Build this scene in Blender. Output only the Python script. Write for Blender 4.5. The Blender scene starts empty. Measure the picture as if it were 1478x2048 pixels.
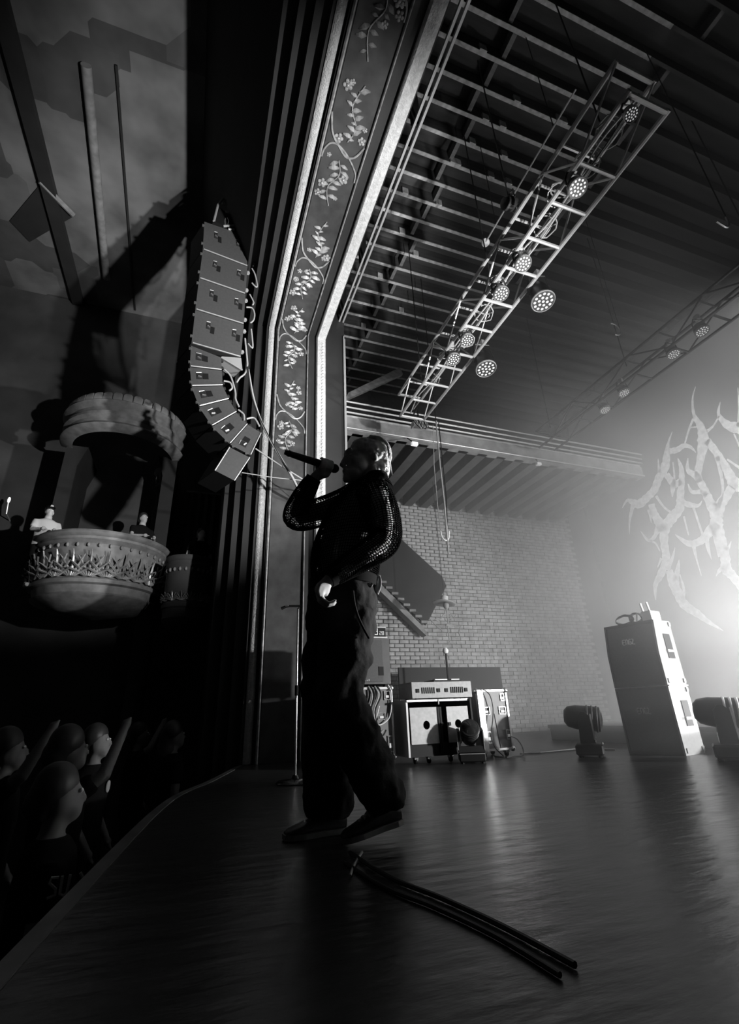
import bpy, math, random
from math import sin, cos, pi, radians, atan2, sqrt
from mathutils import Vector, Matrix
random.seed(7)
S = bpy.context.scene
COL = S.collection
V = Vector

# ---------------------------------------------------------------- camera, world, lights, exposure
FPX, CX, CY, CAMZ = 949.0, 739.0, 1024.0, 0.5
yaw, pit, rol = radians(20.3), radians(22.9), radians(2.2)
cf = V((sin(yaw) * cos(pit), cos(yaw) * cos(pit), sin(pit)))
_r0 = V((cos(yaw), -sin(yaw), 0)); _u0 = _r0.cross(cf)
cr = _r0 * cos(rol) - _u0 * sin(rol)
cu = _u0 * cos(rol) + _r0 * sin(rol)
CAM = V((0, 0, CAMZ))
cam_d = bpy.data.cameras.new('camera')
cam_d.sensor_fit = 'HORIZONTAL'; cam_d.sensor_width = 36.0
cam_d.lens = FPX / 1478.0 * 36.0
cam_d.clip_start = 0.02; cam_d.clip_end = 100
cam = bpy.data.objects.new('camera', cam_d); COL.objects.link(cam)
mw = Matrix((cr, cu, -cf)).transposed().to_4x4(); mw.translation = CAM
cam.matrix_world = mw
S.camera = cam

W = bpy.data.worlds.new('dim_hall'); S.world = W; W.use_nodes = True
W.node_tree.nodes['Background'].inputs[0].default_value = (1, 1, 1, 1)
W.node_tree.nodes['Background'].inputs[1].default_value = 0.008

def spot(name, loc, target, power, angle, blend, size):
    d = bpy.data.lights.new(name, 'SPOT'); d.energy = power
    d.spot_size = radians(angle); d.spot_blend = blend; d.shadow_soft_size = size
    o = bpy.data.objects.new(name, d); COL.objects.link(o)
    o.location = loc
    o.rotation_euler = (V(target) - V(loc)).to_track_quat('-Z', 'Y').to_euler()
    return o
# wash light in the upstage wing, off frame to the right, sweeping the stage toward the side wall
spot('wing_wash_light', (8.4, -0.5, 1.3), (3.6, 6.8, 1.9), 8200, 58, 0.6, 0.14)
# back light low in the upstage wing, on the singer
spot('back_light', (8.2, 2.55, 1.0), (.80, 2.3, 1.50), 7500, 16, 0.7, 0.08)
# floor lamp upstage right, thrown back across the haze behind the amplifier stack
spot('floor_wash_light', (7.7, 3.9, 0.3), (4.8, 6.0, 2.4), 620, 150, 0.9, 0.10)
# unseen spot added downstage right for the house: opera boxes, hanging array, house ceiling
spot('house_fill_light', (2.6, 1.0, 2.4), (-1.6, 8.2, 6.0), 1700, 56, 0.6, 0.06)
# off-frame spot added near the far truss to brighten the backdrop print
spot('backdrop_fill_light', (6.6, 1.6, 5.2), (8.9, 5.4, 4.8), 700, 100, 0.9, 0.08)
# uplight added out of view to brighten proscenium soffit, truss and joists
spot('soffit_fill_light', (3.5, 0.5, 0.3), (1.1, 4.75, 6.45), 4200, 41, 0.8, 0.08)
S.view_settings.view_transform = 'Standard'
S.view_settings.look = 'None'
S.view_settings.gamma = 1.0
S.view_settings.use_curve_mapping = False
S.view_settings.exposure = 0.0
HAZE = 0.15
S.cycles.volume_bounces = 0
S.cycles.volume_step_rate = 2.0
S.cycles.max_bounces = 5

# ---------------------------------------------------------------- pixel helpers (photo frame -> points in the room)
def ray(x, y): return cf * FPX + cr * (x - CX) - cu * (y - CY)
def onX(x, y, v): d = ray(x, y); return CAM + d * (v / d.x)
def onY(x, y, v): d = ray(x, y); return CAM + d * (v / d.y)
def onZ(x, y, v): d = ray(x, y); return CAM + d * ((v - CAMZ) / d.z)
def pxm(p): return (V(p) - CAM).dot(cf) / FPX          # metres per pixel at a point

# ---------------------------------------------------------------- materials
def M(name, g, rough=0.6, metal=0.0, var=0.0, scale=8.0, bump=0.0, bscale=30.0, stretch=None, emit=0.0, spec=None):
    m = bpy.data.materials.new(name); m.use_nodes = True
    nt = m.node_tree; N = nt.nodes; L = nt.links
    b = N['Principled BSDF']
    b.inputs['Base Color'].default_value = (g, g, g, 1)
    b.inputs['Roughness'].default_value = rough
    b.inputs['Metallic'].default_value = metal
    if spec is not None: b.inputs['Specular IOR Level'].default_value = spec
    if emit:
        b.inputs['Emission Color'].default_value = (1, 1, 1, 1)
        b.inputs['Emission Strength'].default_value = emit
    if var or bump:
        tc = N.new('ShaderNodeTexCoord'); mp = N.new('ShaderNodeMapping')
        L.new(tc.outputs['Object'], mp.inputs['Vector'])
        if stretch: mp.inputs['Scale'].default_value = stretch
    if var:
        n = N.new('ShaderNodeTexNoise'); n.inputs['Scale'].default_value = scale; n.inputs['Detail'].default_value = 5
        L.new(mp.outputs['Vector'], n.inputs['Vector'])
        r = N.new('ShaderNodeMapRange')
        r.inputs['From Min'].default_value = 0.3; r.inputs['From Max'].default_value = 0.7
        r.inputs['To Min'].default_value = g * (1 - var); r.inputs['To Max'].default_value = min(1, g * (1 + var))
        L.new(n.outputs['Fac'], r.inputs['Value'])
        L.new(r.outputs['Result'], b.inputs['Base Color'])
    if bump:
        n2 = N.new('ShaderNodeTexNoise'); n2.inputs['Scale'].default_value = bscale; n2.inputs['Detail'].default_value = 6
        L.new(mp.outputs['Vector'], n2.inputs['Vector'])
        bp = N.new('ShaderNodeBump'); bp.inputs['Strength'].default_value = bump; bp.inputs['Distance'].default_value = 0.02
        L.new(n2.outputs['Fac'], bp.inputs['Height']); L.new(bp.outputs['Normal'], b.inputs['Normal'])
    return m

m_floor = M('stage_vinyl', 0.022, 0.30, var=0.35, scale=1.2, bump=0.35, bscale=5.0, stretch=(0.7, 2.2, 1))
m_pit = M('pit_floor', 0.012, 0.8)
m_black = M('black_paint', 0.010, 0.6, spec=0.2)
m_blackgloss = M('black_gloss', 0.012, 0.2)
m_blackmetal = M('black_metal', 0.03, 0.4, 0.3)
m_charcoal = M('charcoal_grille', 0.05, 0.6, var=0.15, scale=60)
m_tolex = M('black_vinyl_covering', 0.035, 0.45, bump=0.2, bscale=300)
m_tolexlit = M('lit_side_vinyl', 0.19, 0.5, var=0.1, scale=40)  # black vinyl lightened: lamp glare on the cabinet side put into the colour
m_alu = M('aluminium', 0.62, 0.35, 0.6)
m_steel = M('truss_aluminium', 0.5, 0.4, 0.5)
m_chrome = M('chrome', 0.75, 0.2, 0.9)
m_white = M('white_plastic', 0.7, 0.4)
m_silver = M('brushed_silver_panel', 0.42, 0.5, 0.0, var=0.12, scale=25)
m_amp = M('grey_amp_face', 0.32, 0.5, var=0.1, scale=30)
m_case = M('case_laminate', 0.13, 0.5, var=0.08, scale=20)
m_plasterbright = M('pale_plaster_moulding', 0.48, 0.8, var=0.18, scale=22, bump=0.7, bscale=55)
m_gild = M('gilded_relief', 0.34, 0.35, 0.3, var=0.4, scale=18)
m_panel = M('dark_ornament_ground', 0.035, 0.7, var=0.4, scale=6)
m_dark = M('dark_paint', 0.016, 0.75, var=0.2, scale=3)
m_jamb = M('dark_jamb_paint', 0.016, 0.65, var=0.2, scale=3)
m_joist = M('old_joist_timber', 0.17, 0.8, var=0.3, scale=5, stretch=(0.3, 3, 3))
m_joistdark = M('dark_joist_timber', 0.06, 0.85, var=0.3, scale=5, stretch=(0.3, 3, 3))
m_deck = M('ceiling_boards', 0.05, 0.85, var=0.35, scale=3, stretch=(0.5, 3, 3))
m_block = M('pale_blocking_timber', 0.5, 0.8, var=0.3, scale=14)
m_gjoist = M('gallery_joist_timber', 0.07, 0.8, var=0.25, scale=5)
m_gdeck = M('gallery_deck_boards', 0.40, 0.8, var=0.3, scale=6)
m_beam = M('gallery_beam', 0.22, 0.7, var=0.3, scale=6)
m_brick = M('painted_brick', 0.36, 0.85, var=0.35, scale=9, bump=0.4, bscale=60)
m_mortar = M('mortar', 0.13, 0.9, var=0.2, scale=10)
m_rear = M('rear_wall_paint', 0.10, 0.9, var=0.3, scale=1.2)
m_banner = M('backdrop_cloth', 0.035, 0.9, var=0.15, scale=2)
m_logo = M('printed_logo_grey', 0.75, 0.9, var=0.25, scale=14)
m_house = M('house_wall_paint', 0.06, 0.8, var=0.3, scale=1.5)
m_mural = None
m_boxplaster = M('opera_box_plaster', 0.20, 0.6, var=0.3, scale=7)
m_tile = M('canopy_scallop', 0.26, 0.5, var=0.25, scale=9)
m_speaker = M('loudspeaker_paint', 0.06, 0.55, var=0.1, scale=30)
m_speakerside = M('loudspeaker_side', 0.010, 0.7)
m_cable = M('black_cable', 0.02, 0.5)
m_cablelight = M('grey_cable', 0.32, 0.45)
m_led = M('led_lens', 0.3, 0.3, emit=0.65)
m_ledfar = M('led_lens_far', 0.6, 0.3, emit=0.30)
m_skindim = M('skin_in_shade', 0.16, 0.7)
m_lens = M('lens_plate_grey', 0.3, 0.4, emit=0.16)
m_glass = M('lens_glass', 0.02, 0.06, spec=0.8)
m_skin = M('skin', 0.5, 0.75, var=0.1, scale=12)
m_hair = M('bleached_hair', 0.85, 0.7, var=0.35, scale=40)
m_hairdark = M('dark_hair', 0.03, 0.5)
m_knit = M('black_yarn', 0.012, 0.9, spec=0.05)
m_trouser = M('black_cotton', 0.018, 0.8, var=0.25, scale=8, bump=0.2, bscale=40, spec=0.08)
m_shoe = M('scuffed_leather', 0.05, 0.35, var=0.4, scale=25)
m_bone = M('aged_bone', 0.28, 0.7)
m_digit = M('lit_digit', 0.5, 0.5, emit=0.35)
m_shirtw = M('white_shirt', 0.5, 0.8)
m_shirtd = M('dark_shirt', 0.012, 0.9, spec=0.05)
m_dim = M('dim_print', 0.35, 0.8)

# ---------------------------------------------------------------- mesh builder
def frame_along(d):
    d = d.normalized()
    a = V((0, 0, 1)) if abs(d.z) < 0.9 else V((1, 0, 0))
    x = d.cross(a).normalized()
    return x, d.cross(x).normalized()

class MB:
    def __init__(s): s.v = []; s.f = []
    def add(s, vs, fs):
        b = len(s.v); s.v += [V(p) for p in vs]; s.f += [tuple(b + i for i in f) for f in fs]; return s
    def hexa(s, p):   # bottom ring 0-3, top ring 4-7
        return s.add(p, [(3, 2, 1, 0), (4, 5, 6, 7), (0, 1, 5, 4), (1, 2, 6, 5), (2, 3, 7, 6), (3, 0, 4, 7)])
    def box(s, a, b):
        x0, y0, z0 = a; x1, y1, z1 = b
        return s.hexa([(x0, y0, z0), (x1, y0, z0), (x1, y1, z0), (x0, y1, z0), (x0, y0, z1), (x1, y0, z1), (x1, y1, z1), (x0, y1, z1)])
    def cbox(s, c, h, R=None):
        pts = []
        for dz in (-1, 1):
            for dx, dy in ((-1, -1), (1, -1), (1, 1), (-1, 1)):
                q = V((dx * h[0], dy * h[1], dz * h[2]))
                pts.append(V(c) + (R @ q if R else q))
        return s.hexa(pts)
    def bevbox(s, a, b, r):   # box with chamfered vertical and horizontal edges
        x0, y0, z0 = a; x1, y1, z1 = b
        def ring(i, z): return [(x0 + i, y0 + i + r, z), (x0 + i + r, y0 + i, z), (x1 - i - r, y0 + i, z), (x1 - i, y0 + i + r, z),
                                (x1 - i, y1 - i - r, z), (x1 - i - r, y1 - i, z), (x0 + i + r, y1 - i, z), (x0 + i, y1 - i - r, z)]
        return s.loft([ring(r, z0), ring(0, z0 + r), ring(0, z1 - r), ring(r, z1)])
    def prism(s, pts, e):
        n = len(pts); e = V(e)
        vs = [V(p) for p in pts] + [V(p) + e for p in pts]
        return s.add(vs, [tuple(range(n - 1, -1, -1)), tuple(range(n, 2 * n))] + [(i, (i + 1) % n, n + (i + 1) % n, n + i) for i in range(n)])
    def loft(s, rings, caps=True, closed=True):
        n = len(rings[0]); vs = [V(p) for r in rings for p in r]; fs = []
        for k in range(len(rings) - 1):
            for i in range(n if closed else n - 1):
                j = (i + 1) % n
                fs.append((k * n + i, k * n + j, (k + 1) * n + j, (k + 1) * n + i))
        if caps and closed:
            fs.append(tuple(range(n - 1, -1, -1))); e = (len(rings) - 1) * n; fs.append(tuple(range(e, e + n)))
        return s.add(vs, fs)
    def tube(s, pts, r, n=8, caps=True):
        pts = [V(p) for p in pts]; m = len(pts)
        rr = r if isinstance(r, (list, tuple)) else [r] * m
        rings = []; x = None
        for i, p in enumerate(pts):
            d = (pts[min(i + 1, m - 1)] - pts[max(i - 1, 0)]).normalized()
            if x is None: x, y = frame_along(d)
            else:
                x = (x - d * x.dot(d)).normalized()
            y = d.cross(x)
            rings.append([p + (x * cos(2 * pi * k / n) + y * sin(2 * pi * k / n)) * rr[i] for k in range(n)])
        return s.loft(rings, caps)
    def etube(s, rings_spec, n=16, caps=True):
        """rings: (centre, axis_a vector, axis_b vector)"""
        return s.loft([[V(c) + V(a) * cos(2 * pi * k / n) + V(b) * sin(2 * pi * k / n) for k in range(n)] for c, a, b in rings_spec], caps)
    def ell(s, c, r, R=None, nu=14, nv=9):
        c = V(c); rings = []
        for j in range(1, nv):
            t = pi * j / nv
            ring = []
            for k in range(nu):
                q = V((r[0] * sin(t) * cos(2 * pi * k / nu), r[1] * sin(t) * sin(2 * pi * k / nu), -r[2] * cos(t)))
                ring.append(c + (R @ q if R else q))
            rings.append(ring)
        b = len(s.v); s.loft(rings, False)
        q0 = V((0, 0, -r[2])); q1 = V((0, 0, r[2]))
        s.v += [c + (R @ q0 if R else q0), c + (R @ q1 if R else q1)]
        e = len(s.v)
        for k in range(nu):
            s.f.append((b + (k + 1) % nu, b + k, e - 2)); o = b + (nv - 2) * nu
            s.f.append((o + k, o + (k + 1) % nu, e - 1))
        return s
    def lathe(s, prof, c=(0, 0, 0), n=24, a0=0.0, a1=None, R=None):
        c = V(c); full = a1 is None
        m = n if full else n + 1
        a1 = 2 * pi if full else a1
        rings = []
        for r, z in prof:
            ring = []
            for k in range(m):
                a = a0 + (a1 - a0) * k / n
                q = V((r * cos(a), r * sin(a), z)); ring.append(c + (R @ q if R else q))
            rings.append(ring)
        return s.loft(rings, full, full)
    def disc(s, c, r, nrm, n=20):
        x, y = frame_along(V(nrm))
        return s.add([V(c) + (x * cos(2 * pi * k / n) + y * sin(2 * pi * k / n)) * r for k in range(n)], [tuple(range(n))])
    def mesh(s, name, mat, smooth=False):
        me = bpy.data.meshes.new(name); me.from_pydata([tuple(p) for p in s.v], [], s.f)
        if mat: me.materials.append(mat)
        if smooth:
            me.polygons.foreach_set('use_smooth', [True] * len(me.polygons))
            try: me.set_sharp_from_angle(angle=radians(40))
            except Exception: pass
        me.update(); return me
    def build(s, name, mat, parent=None, smooth=False, kind=None, label=None):
        return link(name, s.mesh(name, mat, smooth), parent, kind, label)

WM = {}
def link(name, me, parent=None, kind=None, label=None, local=None):
    """world-space geometry under its thing; with local=Matrix the mesh is placed in the thing's own frame"""
    o = bpy.data.objects.new(name, me); COL.objects.link(o)
    if parent is not None:
        o.parent = parent
        if local is None:
            o.matrix_parent_inverse = WM.get(parent.name, Matrix()).inverted()
            WM[o.name] = Matrix()
        else:
            o.matrix_basis = local
            WM[o.name] = WM.get(parent.name, Matrix()) @ local
    if kind: o['kind'] = kind
    if label: o['label'] = label
    return o
I4 = Matrix()
def thing(name, label, cat, loc=(0, 0, 0), rot=(0, 0, 0), group=None):
    o = bpy.data.objects.new(name, None); COL.objects.link(o)
    o.location = loc; o.rotation_euler = rot; o.empty_display_size = 0.1
    from mathutils import Euler
    WM[o.name] = Matrix.Translation(V(loc)) @ Euler(rot).to_matrix().to_4x4()
    return tag(o, label, cat, group)
def tag(o, label, cat, group=None):
    o['label'] = label; o['category'] = cat
    if group: o['group'] = group
    return o
def dup(root, loc, rot, label, group=None):
    r = root.copy(); COL.objects.link(r); r.location = loc; r.rotation_euler = rot; r['label'] = label
    if group: r['group'] = group
    for ch in list(root.children):
        c = ch.copy(); COL.objects.link(c); c.parent = r
        for g in list(ch.children):
            d = g.copy(); COL.objects.link(d); d.parent = c
    return r
def remeshed(mb, name, voxel, mat, smooth=4, displace=None):
    me = mb.mesh(name + '_tmp', mat); o = bpy.data.objects.new('tmp', me); COL.objects.link(o)
    md = o.modifiers.new('r', 'REMESH'); md.mode = 'VOXEL'; md.voxel_size = voxel
    sm = o.modifiers.new('s', 'SMOOTH'); sm.factor = 0.5; sm.iterations = smooth
    if displace:
        tx = bpy.data.textures.new('folds', 'CLOUDS'); tx.noise_scale = displace[1]; tx.noise_depth = 2
        dm = o.modifiers.new('d', 'DISPLACE'); dm.texture = tx; dm.strength = displace[0]; dm.mid_level = 0.5; dm.texture_coords = 'LOCAL'
    dg = bpy.context.evaluated_depsgraph_get()
    out = bpy.data.meshes.new_from_object(o.evaluated_get(dg)); out.name = name
    bpy.data.objects.remove(o)
    out.materials.clear(); out.materials.append(mat)
    out.polygons.foreach_set('use_smooth', [True] * len(out.polygons)); out.update()
    return out
def bez(pts, n=12):
    """Catmull-Rom through the points"""
    pts = [V(p) for p in pts]; out = []
    for i in range(len(pts) - 1):
        p0 = pts[max(i - 1, 0)]; p1 = pts[i]; p2 = pts[i + 1]; p3 = pts[min(i + 2, len(pts) - 1)]
        for k in range(n):
            t = k / n
            out.append(0.5 * ((2 * p1) + (p2 - p0) * t + (2 * p0 - 5 * p1 + 4 * p2 - p3) * t * t + (3 * p1 - p0 - 3 * p2 + p3) * t ** 3))
    out.append(pts[-1]); return out

# ================================================================ LARGE STRUCTURE
YW = 9.4          # stage side wall
XR = 9.25         # rear wall of the stage
YC, ZL = 6.2, 6.45  # proscenium: jamb plane and soffit height

edge = bez([(-.55, -2.5, 0), (-.45, 0, 0), (-.26, 2.29, 0), (-.05, 3.99, 0), (.26, 4.95, 0), (.62, 6.2, 0)], 6)
fl = MB()
poly = edge + [V((XR, 6.2, 0)), V((XR, -2.5, 0))]
fl.prism(list(reversed(poly)), (0, 0, -0.12))
fl.box((1.95, 6.2, -.12), (XR, YW, 0))
floor = fl.build('floor', m_floor, kind='structure')
ap = MB()
ap.prism([p for p in edge] + [V((p.x + .12, p.y, 0)) for p in reversed(edge)], (0, 0, -1.4))
for i, p in enumerate(ap.v): p.z -= 0.12
ap.build('wall_apron', m_black, kind='structure')
tr = MB()
for i in range(len(edge) - 1):
    a, b = edge[i], edge[i + 1]
    tr.hexa([a + V((-.025, 0, -.05)), a + V((.03, 0, -.05)), b + V((.03, 0, -.05)), b + V((-.025, 0, -.05)),
             a + V((-.025, 0, .004)), a + V((.03, 0, .004)), b + V((.03, 0, .004)), b + V((-.025, 0, .004))])
tr.build('trim_1', M('worn_edge_strip', 0.16, 0.35, 0.5, var=.5, scale=4), kind='structure')
MB().box((-9, -3, -1.62), (2, 10.6, -1.5)).build('floor_pit', m_pit, kind='structure')

# ---- proscenium: jamb and soffit swept from one profile (X, d): d = how far the face is set back from the opening
prof = [(.20, 3.7), (.20, .62), (.34, .62), (.34, .42), (.48, .42), (.48, .26), (.62, .26), (.62, .12), (.77, .12), (.77, .03), (1.44, .03), (1.44, .0), (1.62, .0), (1.62, .5)]
def sweep(prof, z0=-1.4, y1=-3.0):
    mb = MB(); rings = []
    for (x, d) in prof: rings.append([V((x, YC + d, z0)), V((x, YC + d, ZL + d)), V((x, y1, ZL + d))])
    mb.loft(rings, False, False); return mb
pw = sweep(prof)
wall_pros = pw.build('wall_proscenium', m_jamb, kind='structure')
# dark jamb behind the moulded face, and its back return
jb = MB(); jb.box((1.62, YC + .02, 0), (1.95, YC + .5, 8.0)); jb.build('jamb', m_jamb, wall_pros)
def strip(pr, name, mat, z0=0.0, smooth=True):
    mb = MB(); rings = []
    for (x, d) in pr: rings.append([V((x, YC + d, z0)), V((x, YC + d, ZL + d))] + [V((x, YC - .7 * k + d * 0, ZL + d)) for k in range(1, 14)])
    mb.loft(rings, False, False)
    return mb.build(name, mat, wall_pros, smooth)
strip([(.655, .12), (.655, .10), (.68, .075), (.715, .07), (.745, .09), (.755, .12)], 'moulding', m_plasterbright)
strip([(.785, .03), (.785, .0), (.80, -.012), (.815, .0), (.815, .03)], 'moulding', m_gild)
strip([(1.29, .03), (1.29, .0), (1.30, -.012), (1.312, .0), (1.312, .03)], 'moulding', m_gild)
strip([(1.44, .0), (1.442, -.03), (1.46, -.055), (1.50, -.05), (1.53, -.06), (1.57, -.055), (1.60, -.03), (1.605, .0)], 'moulding', m_plasterbright)
strip([(.83, .03), (.83, .022), (1.275, .022), (1.275, .03)], 'panel', m_panel, smooth=False)
# beads running up the jamb's inner moulding
bead = MB().ell((0, 0, 0), (.022, .02, .03), nu=8, nv=5).mesh('bead', m_plasterbright, True)
for k in range(64):
    link('bead', bead, wall_pros, local=Matrix.Translation((1.545, YC - .055, 2.3 + k * .063)))
# relief on the ornament panel: laid out in (s, x): s runs up the jamb then out along the soffit
S0 = ZL - 0.022
def P3(s, x, lift=0.03):
    if s <= ZL: return V((x, YC + .022 - lift, min(s, ZL)))
    return V((x, YC - (s - ZL), ZL + .022 - lift))
def fr(s):   # local frame: columns = x, along, normal
    if s <= ZL: return Matrix(((1, 0, 0), (0, 0, -1), (0, 1, 0)))
    return Matrix(((1, 0, 0), (0, -1, 0), (0, 0, -1)))
leafm = MB()
lr = []
for t, w in ((0, .006), (.2, .02), (.45, .03), (.7, .02), (1, .003)):
    lr.append([(-w, t * .12, 0), (0, t * .12, .022 + .012 * sin(t * 3)), (w, t * .12, 0), (0, t * .12, -.004)])
leafm.loft(lr)
leaf_me = leafm.mesh('leaf', m_gild)
ros = MB(); ros.ell((0, 0, .012), (.022, .022, .018), nu=8, nv=5)
for k in range(5):
    a = 2 * pi * k / 5; ros.ell((.035 * cos(a), .035 * sin(a), .006), (.022, .022, .012), nu=7, nv=4)
ros_me = ros.mesh('rosette', m_gild, True)
rnd = random.Random(3)
def relief(name, me, s, x, ang, sc):
    A = fr(s).to_4x4()
    link(name, me, wall_pros, local=Matrix.Translation(P3(s, x, .004)) @ A @ Matrix.Rotation(ang, 4, 'Z') @ Matrix.Scale(sc, 4))
XM = 1.055
def vine(pts, r, name='vine'):
    MB().tube([P3(s, x, .012) for s, x in pts], r, 6).build(name, m_gild, wall_pros, True)
nleaf = 0
def ornament(s0, s1, first=False):
    """one unit: S-shaped ribbon, a stem with leaves and flowers each way, bare field in the middle"""
    L = s1 - s0
    rib = bez([(s0 + .10 * L, 1.27, 0), (s0 + .02 * L, 1.20, 0), (s0 - .0 * L, 1.10, 0), (s0 + .06 * L, .98, 0), (s0 + .13 * L, .88, 0), (s0 + .25 * L, .825, 0)], 6)
    vine([(p.x, p.y) for p in rib], .012, 'scroll')
    rib2 = bez([(s0 - .16 * L, 1.275, 0), (s0 - .09 * L, 1.255, 0), (s0 + .0 * L, 1.13, 0), (s0 + .055 * L, 1.0, 0), (s0 + .06 * L, .90, 0), (s0 + .01 * L, .84, 0), (s0 - .05 * L, .825, 0)], 6)
    vine([(p.x, p.y) for p in rib2], .010, 'scroll')
    for d, base, xo in ((1, s0 + .10 * L, 1.07), (-1, s0 - .04 * L, 1.03)):
        if base + d * .38 * L < 1.9: continue
        st = bez([(base, xo, 0), (base + d * .10 * L, xo + .05, 0), (base + d * .22 * L, xo - .05, 0), (base + d * .36 * L, xo + .02, 0)], 5)
        vine([(p.x, p.y) for p in st], .007)
        for k in range(13):
            p = st[min(len(st) - 1, int(1 + k * 1.05))]
            sd = 1 if k % 2 else -1
            ang = sd * (0.9 + rnd.random() * .8) + (0 if d > 0 else pi)
            relief('leaf', leaf_me, p.x, p.y + sd * .01, ang, .55 + rnd.random() * .6)
        for k in range(5):
            p = st[int(rnd.random() * (len(st) - 1))]
            relief('rosette', ros_me, p.x + rnd.uniform(-.05, .05), min(1.22, max(.88, p.y + rnd.choice((-1, 1)) * rnd.uniform(.08, .17))), rnd.random() * 6, .5 + rnd.random() * .6)
for s0, s1 in ((10.9, 12.5), (9.35, 10.9), (7.8, 9.35), (6.3, 7.8), (4.75, 6.3)): ornament(s0, s1)
# double curtain track above the back edge of the soffit
tk = thing('curtain_track', 'pair of thin bright rails running along the back edge of the proscenium soffit', 'curtain track', (1.9, 2, 6.98))
for dx in (-.035, .035): MB().box((1.9 + dx - .014, -3, 6.95), (1.9 + dx + .014, 6.22, 7.0)).build('rail', m_alu, tk)
for y in (-1, 1, 3, 5, 6.1): MB().box((1.84, y - .02, 7.0), (1.96, y + .02, 8.0)).build('hanger', m_black, tk)
for i, (x, y) in enumerate(((1.93, YC - .012), (1.965, YC + .05))):
    t = MB().box((x - .010, y - .012, 0), (x + .010, y + .012, 6.6)).build('trim_%d' % (i + 2), m_alu if i else m_steel, kind='structure')

# ---- stage ceiling: boards, joists, bridging
ceil = MB().box((1.62, -3, 8.26), (XR, YW, 8.4)).build('ceiling', m_deck, kind='structure')
JS = 0.3195
jy = [2.8 + JS * (k - 8) for k in range(30)]
jm = MB().box((2.0, -.02, 8.012), (XR - .02, .02, 8.26)).mesh('joist', m_joistdark)
lit_edge = MB().box((2.0, -.024, 7.998), (4.7, .024, 8.012)).mesh('batten', m_block)  # pale strip added under each joist; its paleness stands for lit bottom edges
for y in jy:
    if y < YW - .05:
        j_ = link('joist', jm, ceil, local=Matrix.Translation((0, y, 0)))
        link('batten', lit_edge, j_, local=Matrix())
bm_ = MB().box((-.03, .022, 8.06), (.03, JS - .022, 8.22)).mesh('bridging', m_joist)
for k, y in enumerate(jy[:-1]):
    if y + JS < YW - .1:
        link('bridging', bm_, ceil, local=Matrix.Translation((2.95 - .06 * (k % 3), y, 0)))
        if k % 2: link('bridging', bm_, ceil, local=Matrix.Translation((5.2 - .06 * (k % 3), y, 0)))
bk = MB().box((-.05, -.012, 7.985), (.05, .012, 8.11)).mesh('blocking', m_block)
for (x, y) in ((2.64, 2.59), (3.08, 3.23), (3.06, 3.53), (2.92, 3.84), (3.0, 3.84), (3.58, 3.83), (2.42, 4.46), (3.01, 4.49), (2.64, 5.08), (3.04, 5.39), (3.37, 2.89), (4.07, 2.88), (4.15, 2.88), (3.36, 3.19), (3.6, 3.53), (3.9, 3.81), (2.6, 5.9), (2.7, 7.2), (3.3, 6.6)):
    k = min(range(len(jy)), key=lambda i: abs(jy[i] - .03 - y))
    link('blocking', bk, ceil, local=Matrix.Translation((x, jy[k] - .036, 0)))

# ---- side wall of the stage: bricks in the lit patch one by one, the rest as laid brickwork
wall_side = MB().box((1.95, YW + .03, 0), (XR + .2, YW + .25, 8.4)).build('wall_side', m_mortar, kind='structure')
BW, BH = .225, .082
bmesh_ = MB().bevbox((.006, -.022, .006), (BW - .006, .05, BH - .006), .006).mesh('brick', m_brick)
cells = []
for r in range(int(6.0 / BH)):
    for c in range(int((XR - 2.0) / BW)):
        x = 2.0 + c * BW + (BW / 2 if r % 2 else 0); z = r * BH
        if x + BW < XR: cells.append((x, z))
def lit(x, z):
    px = V((x + BW / 2, YW, z)) - CAM
    u = CX + FPX * px.dot(cr) / px.dot(cf); v = CY - FPX * px.dot(cu) / px.dot(cf)
    return (785 < u < 905 and 985 < v < 1150 and v < 1065 + (u - 785) * .95) or (750 < u < 850 and 1190 < v < 1340 and v > 1195 + (u - 760) * .9)
near = [c for c in cells if lit(*c)][:300]
ns = set(near); rest = MB()
rb = random.Random(5)
for (x, z) in cells:
    if (x, z) in ns:
        link('brick', bmesh_, wall_side, local=Matrix.Translation((x, YW + .005 + rb.uniform(-.006, .006), z)))
    else:
        d = rb.uniform(-.006, .006)
        rest.box((x + .006, YW - .017 + d, z + .006), (x + BW - .006, YW + .04, z + BH - .006))
rest.build('brickwork', m_brick, wall_side, kind='stuff')
MB().box((XR, -3, 0), (XR + .2, YW + .25, 8.4)).build('wall_rear', m_rear, kind='structure')
# pilaster near the corner of the rear wall
MB().box((XR - .1, 8.75, 0), (XR, 9.1, 8.2)).build('trim_4', m_rear, kind='structure')

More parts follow.
